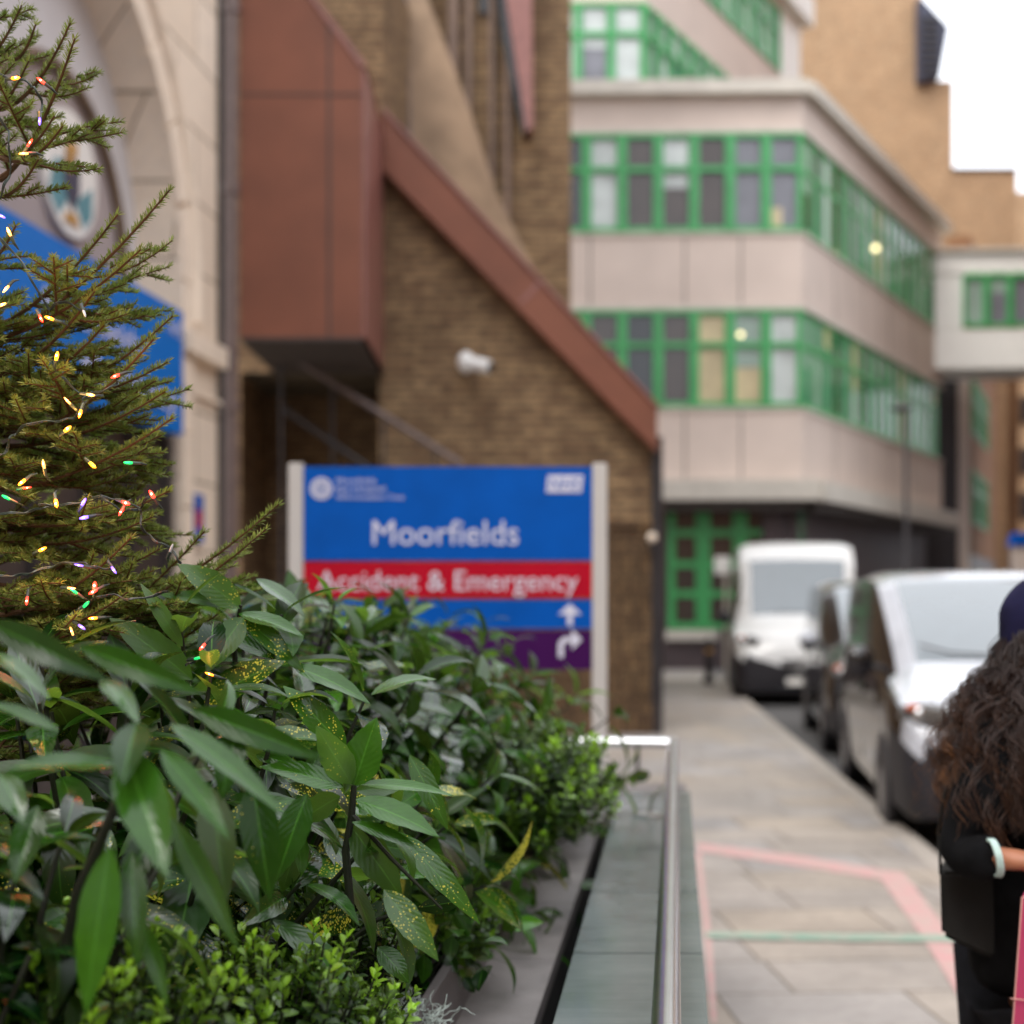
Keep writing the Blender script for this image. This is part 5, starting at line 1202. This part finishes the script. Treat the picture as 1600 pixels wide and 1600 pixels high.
# ------------------------------------------------------------------ spruce with its needles
TX_, TY_ = -1.06, 2.36
tr = thing('spruce_tree', 'spruce Christmas tree strung with small coloured lights, rising from the planter at the left edge', 'tree', (TX_, TY_, .885))
b = MB(); b.tube([(TX_, TY_, .88), (TX_ + .01, TY_, 1.8), (TX_, TY_, 2.7), (TX_, TY_, 3.3)], [.045, .032, .018, .004], 12); b.build('trunk', M['bark'], tr, smooth=True)
NP, ND, NS, NC = [], [], [], []           # needle base, direction, scale, tint
wood = MB(); rg = np.random.RandomState(9)
def twig(pts, r0, r1, dens, nl, br, tipb=.3):
    """pts: (n,3) polyline"""
    pts = np.array(pts); seg = np.diff(pts, axis=0); ln = np.linalg.norm(seg, axis=1); tot = ln.sum()
    n = max(4, int(tot * dens)); s = np.sort(rg.rand(n)) * tot; cs = np.concatenate([[0], np.cumsum(ln)])
    idx = np.clip(np.searchsorted(cs, s) - 1, 0, len(seg) - 1); f = (s - cs[idx]) / ln[idx]
    P = pts[idx] + seg[idx] * f[:, None]; T_ = seg[idx] / ln[idx][:, None]
    a = np.cross(T_, [0.1, .3, 1.]); a = norm(a); b_ = np.cross(a, T_)
    th = rg.rand(n) * 2 * np.pi
    # needles swept forwards, fewer below
    rad = a * np.cos(th)[:, None] + b_ * (np.abs(np.sin(th)) * 1.15 - .35)[:, None]; rad = norm(rad)
    el = np.radians(rg.uniform(38, 72, n)) * (1 - .35 * (s / tot > .96))
    d = T_ * np.cos(el)[:, None] + rad * np.sin(el)[:, None]
    NP.append(P); ND.append(d); NS.append(nl * rg.uniform(.7, 1.15, n)); 
    g_ = np.clip(br + rg.normal(0, .12, n) + tipb * (s / tot) ** 3, 0, 1); NC.append(np.stack([np.zeros(n), g_, rg.rand(n)], 1))
    wood.tube([Vector(p) for p in pts], list(np.linspace(r0, r1, len(pts))), 5)
def curve(p0, p1, sag, n=8):
    t = np.linspace(0, 1, n)[:, None]; c = p0 + (p1 - p0) * t; c[:, 2] += (sag * 4 * t[:, 0] * (1 - t[:, 0])); return c
def branch(p0, p1, sag=-.03, dens=2000, sub=1.0, br=.3, r0=.007, hero_=False):
    p0 = np.array(p0, float); p1 = np.array(p1, float); c = curve(p0, p1, sag, 10); L = np.linalg.norm(p1 - p0)
    twig(c[3:], r0 * .6, .0013, dens, .013, br + .08); wood.tube([Vector(x) for x in c[:4]], [r0, r0 * .85, r0 * .75, r0 * .65], 6)
    ax = norm(p1 - p0)
    ns = int(L * (15 if hero_ else 24) * sub)
    for i in range(ns):
        f = rg.uniform(.1, .66 if hero_ else .9); p = p0 + (p1 - p0) * f; p[2] += sag * 4 * f * (1 - f); s_ = 1 if i % 2 else -1
        sd = np.cross(ax, [0, 0, 1.]); sd /= np.linalg.norm(sd); ln = (L * (1 - f) * .62 + .035) * rg.uniform(.6, 1.1)
        d = ax * .75 + sd * s_ * rg.uniform(.5, .85) + np.array([0, 0, rg.uniform(-.28, .22)]); d /= np.linalg.norm(d); e = p + d * ln
        c2 = curve(p, e, rg.uniform(-.015, .01), 6); twig(c2, .0024, .001, dens, .0125, br + rg.normal(0, .08))
        if ln > .09:
            for k2 in range(int(ln * 30)):
                f2 = rg.uniform(.2, .85); q = p + (e - p) * f2; s2 = 1 if k2 % 2 else -1; sd2 = np.cross(d, [0, 0, 1.]); sd2 /= np.linalg.norm(sd2) + 1e-9
                d2 = d * .7 + sd2 * s2 * .7 + np.array([0, 0, rg.uniform(-.3, .15)]); d2 /= np.linalg.norm(d2); twig(np.array([q, q + d2 * ln * .4 * (1 - f2 * .5)]), .0016, .0009, dens, .012, br + rg.normal(0, .08))
def tv_(px, py, d): p = at(px, py, d); return (p.x, p.y, p.z)
heroes = [((-70, 110), (34, 8), 2.2, 2.3), ((-70, 40), (14, -40), 2.2, 2.3), ((-60, 190), (45, 95), 2.15, 2.3), ((0, 75), (56, 38), 2.2, 2.3), ((-10, 170), (110, 36), 2.15, 2.3), ((0, 280), (117, 60), 2.05, 2.25), ((-20, 225), (85, 181), 2.1, 2.2), ((-20, 230), (98, 197), 2.05, 2.2), ((-40, 290), (60, 249), 2.1, 2.2),
          ((-60, 560), (265, 297), 2.05, 2.3), ((-60, 530), (184, 335), 2.1, 2.3), ((-80, 540), (220, 390), 2.0, 2.3), ((-60, 400), (25, 352), 2.1, 2.25), ((-40, 590), (148, 455), 2.05, 2.3), ((-20, 640), (270, 494), 2.15, 2.35),
          ((0, 680), (240, 530), 2.0, 2.3), ((-30, 600), (163, 508), 2.1, 2.3), ((-60, 620), (262, 566), 2.15, 2.35), ((-60, 660), (243, 595), 2.2, 2.35), ((-60, 690), (258, 612), 2.1, 2.35), ((-60, 760), (270, 653), 2.05, 2.3),
          ((-60, 720), (252, 680), 2.2, 2.35), ((-60, 740), (230, 700), 2.15, 2.3), ((-50, 800), (265, 767), 2.05, 2.3), ((-60, 820), (238, 808), 2.1, 2.3), ((40, 1010), (436, 788), 2.2, 2.35), ((60, 1010), (416, 827), 2.15, 2.35),
          ((60, 1000), (376, 862), 2.2, 2.3), ((-40, 960), (205, 840), 2.0, 2.25), ((-60, 900), (250, 858), 2.15, 2.3), ((-60, 980), (200, 925), 2.0, 2.2), ((30, 1030), (320, 830), 2.25, 2.4), ((-40, 1010), (120, 960), 1.95, 2.2), ((0, 1080), (340, 960), 2.2, 2.3)]
for (a0, a1, d1, d0) in heroes:
    branch(tv_(a0[0], a0[1], d0), tv_(a1[0], a1[1], d1), -.035, 1900, 1.0, .40, .006, True)
z = .98
while z < 3.2:
    Rz_ = .62 - .23 * max(0, z - 1.2) ** 1.0
    Rz_ = max(.1, Rz_ * (1.0 if z < 1.95 else .5))
    for q in range(6 if z < 1.95 else 4):
        a = rg.rand() * 6.28
        if math.sin(a) > .55 and rg.rand() < .75: continue
        if math.cos(a) < -.3 and rg.rand() < .7: continue
        Lb = Rz_ * rg.uniform(.72, 1.0) * (.92 if math.cos(a) > 0 else 1)
        e = (TX_ + math.cos(a) * Lb, TY_ + math.sin(a) * Lb * .8, z + Lb * rg.uniform(.05, .42))
        branch((TX_, TY_, z), e, -.03, 1700, .9, .36, .008)
    z += .048 if z < 2.2 else .07
P = np.concatenate(NP); D_ = np.concatenate(ND); Ls = np.concatenate(NS); C = np.concatenate(NC); n = len(P)
a = norm(np.cross(D_, rg.normal(0, 1, (n, 3)))); wd = .0007
V = np.empty((n, 4, 3)); V[:, 0] = P - a * wd * .8; V[:, 1] = P + a * wd * .8; V[:, 2] = P + D_ * Ls[:, None] * .6 + a * wd + np.array([0, 0, .0006]); V[:, 3] = P + D_ * Ls[:, None]
V2 = V.copy(); V2[:, 2] = P + D_ * Ls[:, None] * .6 - a * wd + np.array([0, 0, .0006])
# blade quad: base-left, base-right, mid-right, tip  + mid-left
V5 = np.empty((n, 5, 3)); V5[:, 0] = V[:, 0]; V5[:, 1] = V[:, 1]; V5[:, 2] = V[:, 2]; V5[:, 3] = V[:, 3]; V5[:, 4] = V2[:, 2]
Q = (np.arange(n)[:, None] * 5 + np.array([[0, 1, 2, 3, 4]]))
npmesh('crown', V5.reshape(-1, 3), Q, M['needle'], tr, smooth=False, colr=np.repeat(C, 5, axis=0), uv=np.zeros((n * 5, 2)))
wood.build('branches', M['bark'], tr, smooth=True)
print('needles', n)

# ------------------------------------------------------------------ string lights
sg = thing('string_lights', 'string of small multicoloured fairy lights on dark cable wound through the spruce', 'fairy lights', (TX_ + .2, 2.2, 1.3))
paths = [([(-60, 100), (0, 118), (28, 124), (48, 132), (62, 152), (64, 185)], 2.06), ([(-40, 150), (0, 185), (14, 215), (14, 270), (0, 308), (-40, 330)], 2.06), ([(-50, 345), (0, 372), (40, 420), (75, 480), (100, 472), (132, 487)], 2.06),
         ([(-50, 690), (0, 712), (14, 690), (24, 676), (60, 660), (106, 656), (120, 648), (133, 640), (133, 618), (175, 606), (182, 590)], 2.02), ([(60, 560), (100, 590), (130, 620), (160, 616)], 2.06),
         ([(-50, 905), (0, 900), (40, 898), (80, 884), (123, 880), (150, 886), (178, 891)], 1.98), ([(130, 776), (160, 776), (196, 784), (218, 792), (237, 773)], 2.0), ([(60, 790), (110, 788), (160, 780), (190, 798), (216, 796)], 2.02), ([(218, 796), (222, 822), (238, 842), (268, 858), (282, 880)], 2.0),
         ([(110, 990), (105, 965), (120, 955), (135, 944), (170, 930), (210, 936), (262, 925)], 1.98), ([(290, 1040), (310, 1028), (322, 1020), (316, 1011)], 1.95), ([(-40, 800), (20, 802), (60, 796), (88, 788)], 2.03)]
for pth, dd in paths:
    P_ = [list(at(x, y, dd)) for x, y in pth]; sm = [Vector(r_) for r_, _ in catmull(P_, 6)]
    sm = [p + Vector((0, math.sin(i * .8) * .006, math.sin(i * 1.3) * .0012)) for i, p in enumerate(sm)]
    b = MB(); b.tube(sm, .0014, 6); sm2 = [p + Vector((math.sin(i * .55) * .0018, -.0015, math.cos(i * .55) * .0018)) for i, p in enumerate(sm)]; b.tube(sm2, .0009, 6); b.build('cable', M['cable'], sg, smooth=True)
bulbs = [(25, 122, 'amber', 1.3), (64, 126, 'red', 1.2), (62, 190, 'violet', 1), (47, 223, 'red', .9), (37, 240, 'warm', .9), (3, 338, 'violet', 1), (14, 362, 'warm', 1.1), (9, 452, 'warm', 1), (4, 476, 'warm', 1), (77, 497, 'amber', 1.2), (64, 498, 'red', 1),
         (89, 556, 'amber', 1.4), (180, 588, 'red', 1.2), (142, 617, 'warm', 1.1), (105, 626, 'warm', .8), (125, 647, 'amber', 1.2), (106, 670, 'amber', 1.5), (200, 723, 'green', 1.2), (145, 727, 'yellow', 1.4), (68, 725, 'warm', 1), (34, 754, 'amber', 1.3), (43, 762, 'red', .8),
         (9, 777, 'green', 1.2), (88, 787, 'amber', 1.5), (131, 784, 'violet', 1.2), (131, 809, 'violet', 1.3), (197, 786, 'red', 1.4), (237, 772, 'red', 1.4), (189, 800, 'red', 1), (67, 858, 'amber', 1.2), (123, 883, 'violet', .8), (178, 891, 'violet', 1), (148, 915, 'red', 1.6),
         (145, 925, 'red', 1.3), (112, 919, 'warm', .8), (115, 923, 'green', 1.1), (42, 939, 'red', 1.1), (135, 944, 'green', 1.3), (145, 966, 'amber', 1.1), (128, 980, 'violet', 1), (112, 986, 'warm', .9), (316, 1011, 'red', 1.1), (310, 1028, 'green', 1), (327, 1053, 'amber', .9),
         (132, 490, None, 1), (268, 856, None, 1)]
for i, (x, y, c, s_) in enumerate(bulbs):
    d = 1.955 if x < 250 else 1.94
    p = at(x, y, d); a = i * 2.4; ax = Vector((math.cos(a), -.3, math.sin(a) * .8)).normalized()
    b = MB(); b.tube([p - ax * .022 + Vector((0, .012, 0)), p - ax * .016, p - ax * .006], [.0009, .0022, .0026], 8); so_ = b.build('socket', M['cable'], sg, smooth=True)
    b = MB(); r = .0019 * s_; b.tube([p - ax * .006, p - ax * .002, p + ax * .003, p + ax * .006], [r * .8, r, r * .85, r * .3], 10); b.build('bulb', BULB[c] if c else M['clear_tip'], so_, smooth=True)
    if c in ('amber', 'warm', 'red', 'violet'):
        b = MB(); b.ball(p + Vector((0, -r * .9, 0)), .0008 * s_, 8, 6); b.build('glowing_core', BCORE_V if c == 'violet' else BCORE, so_, smooth=True)
    if c and c != 'violet' or s_ > 1.15:
        pl = bpy.data.lights.new('bulb_glow', 'POINT'); pl.energy = {'amber': .055, 'warm': .03, 'red': .035, 'green': .008, 'violet': .01, 'yellow': .02}[c] * s_ * (.25 if x > 250 or y > 930 else 1); pl.shadow_soft_size = .004
        pl.color = {'amber': (1, .42, .08), 'warm': (1, .55, .2), 'red': (1, .1, .05), 'green': (.05, 1, .3), 'violet': (.35, .25, 1), 'yellow': (1, .6, .1)}[c]
        lo = bpy.data.objects.new('bulb_glow', pl); col.objects.link(lo); lo.parent = so_; lo.location = (p + Vector((0, -.007, 0))) - wloc(so_)
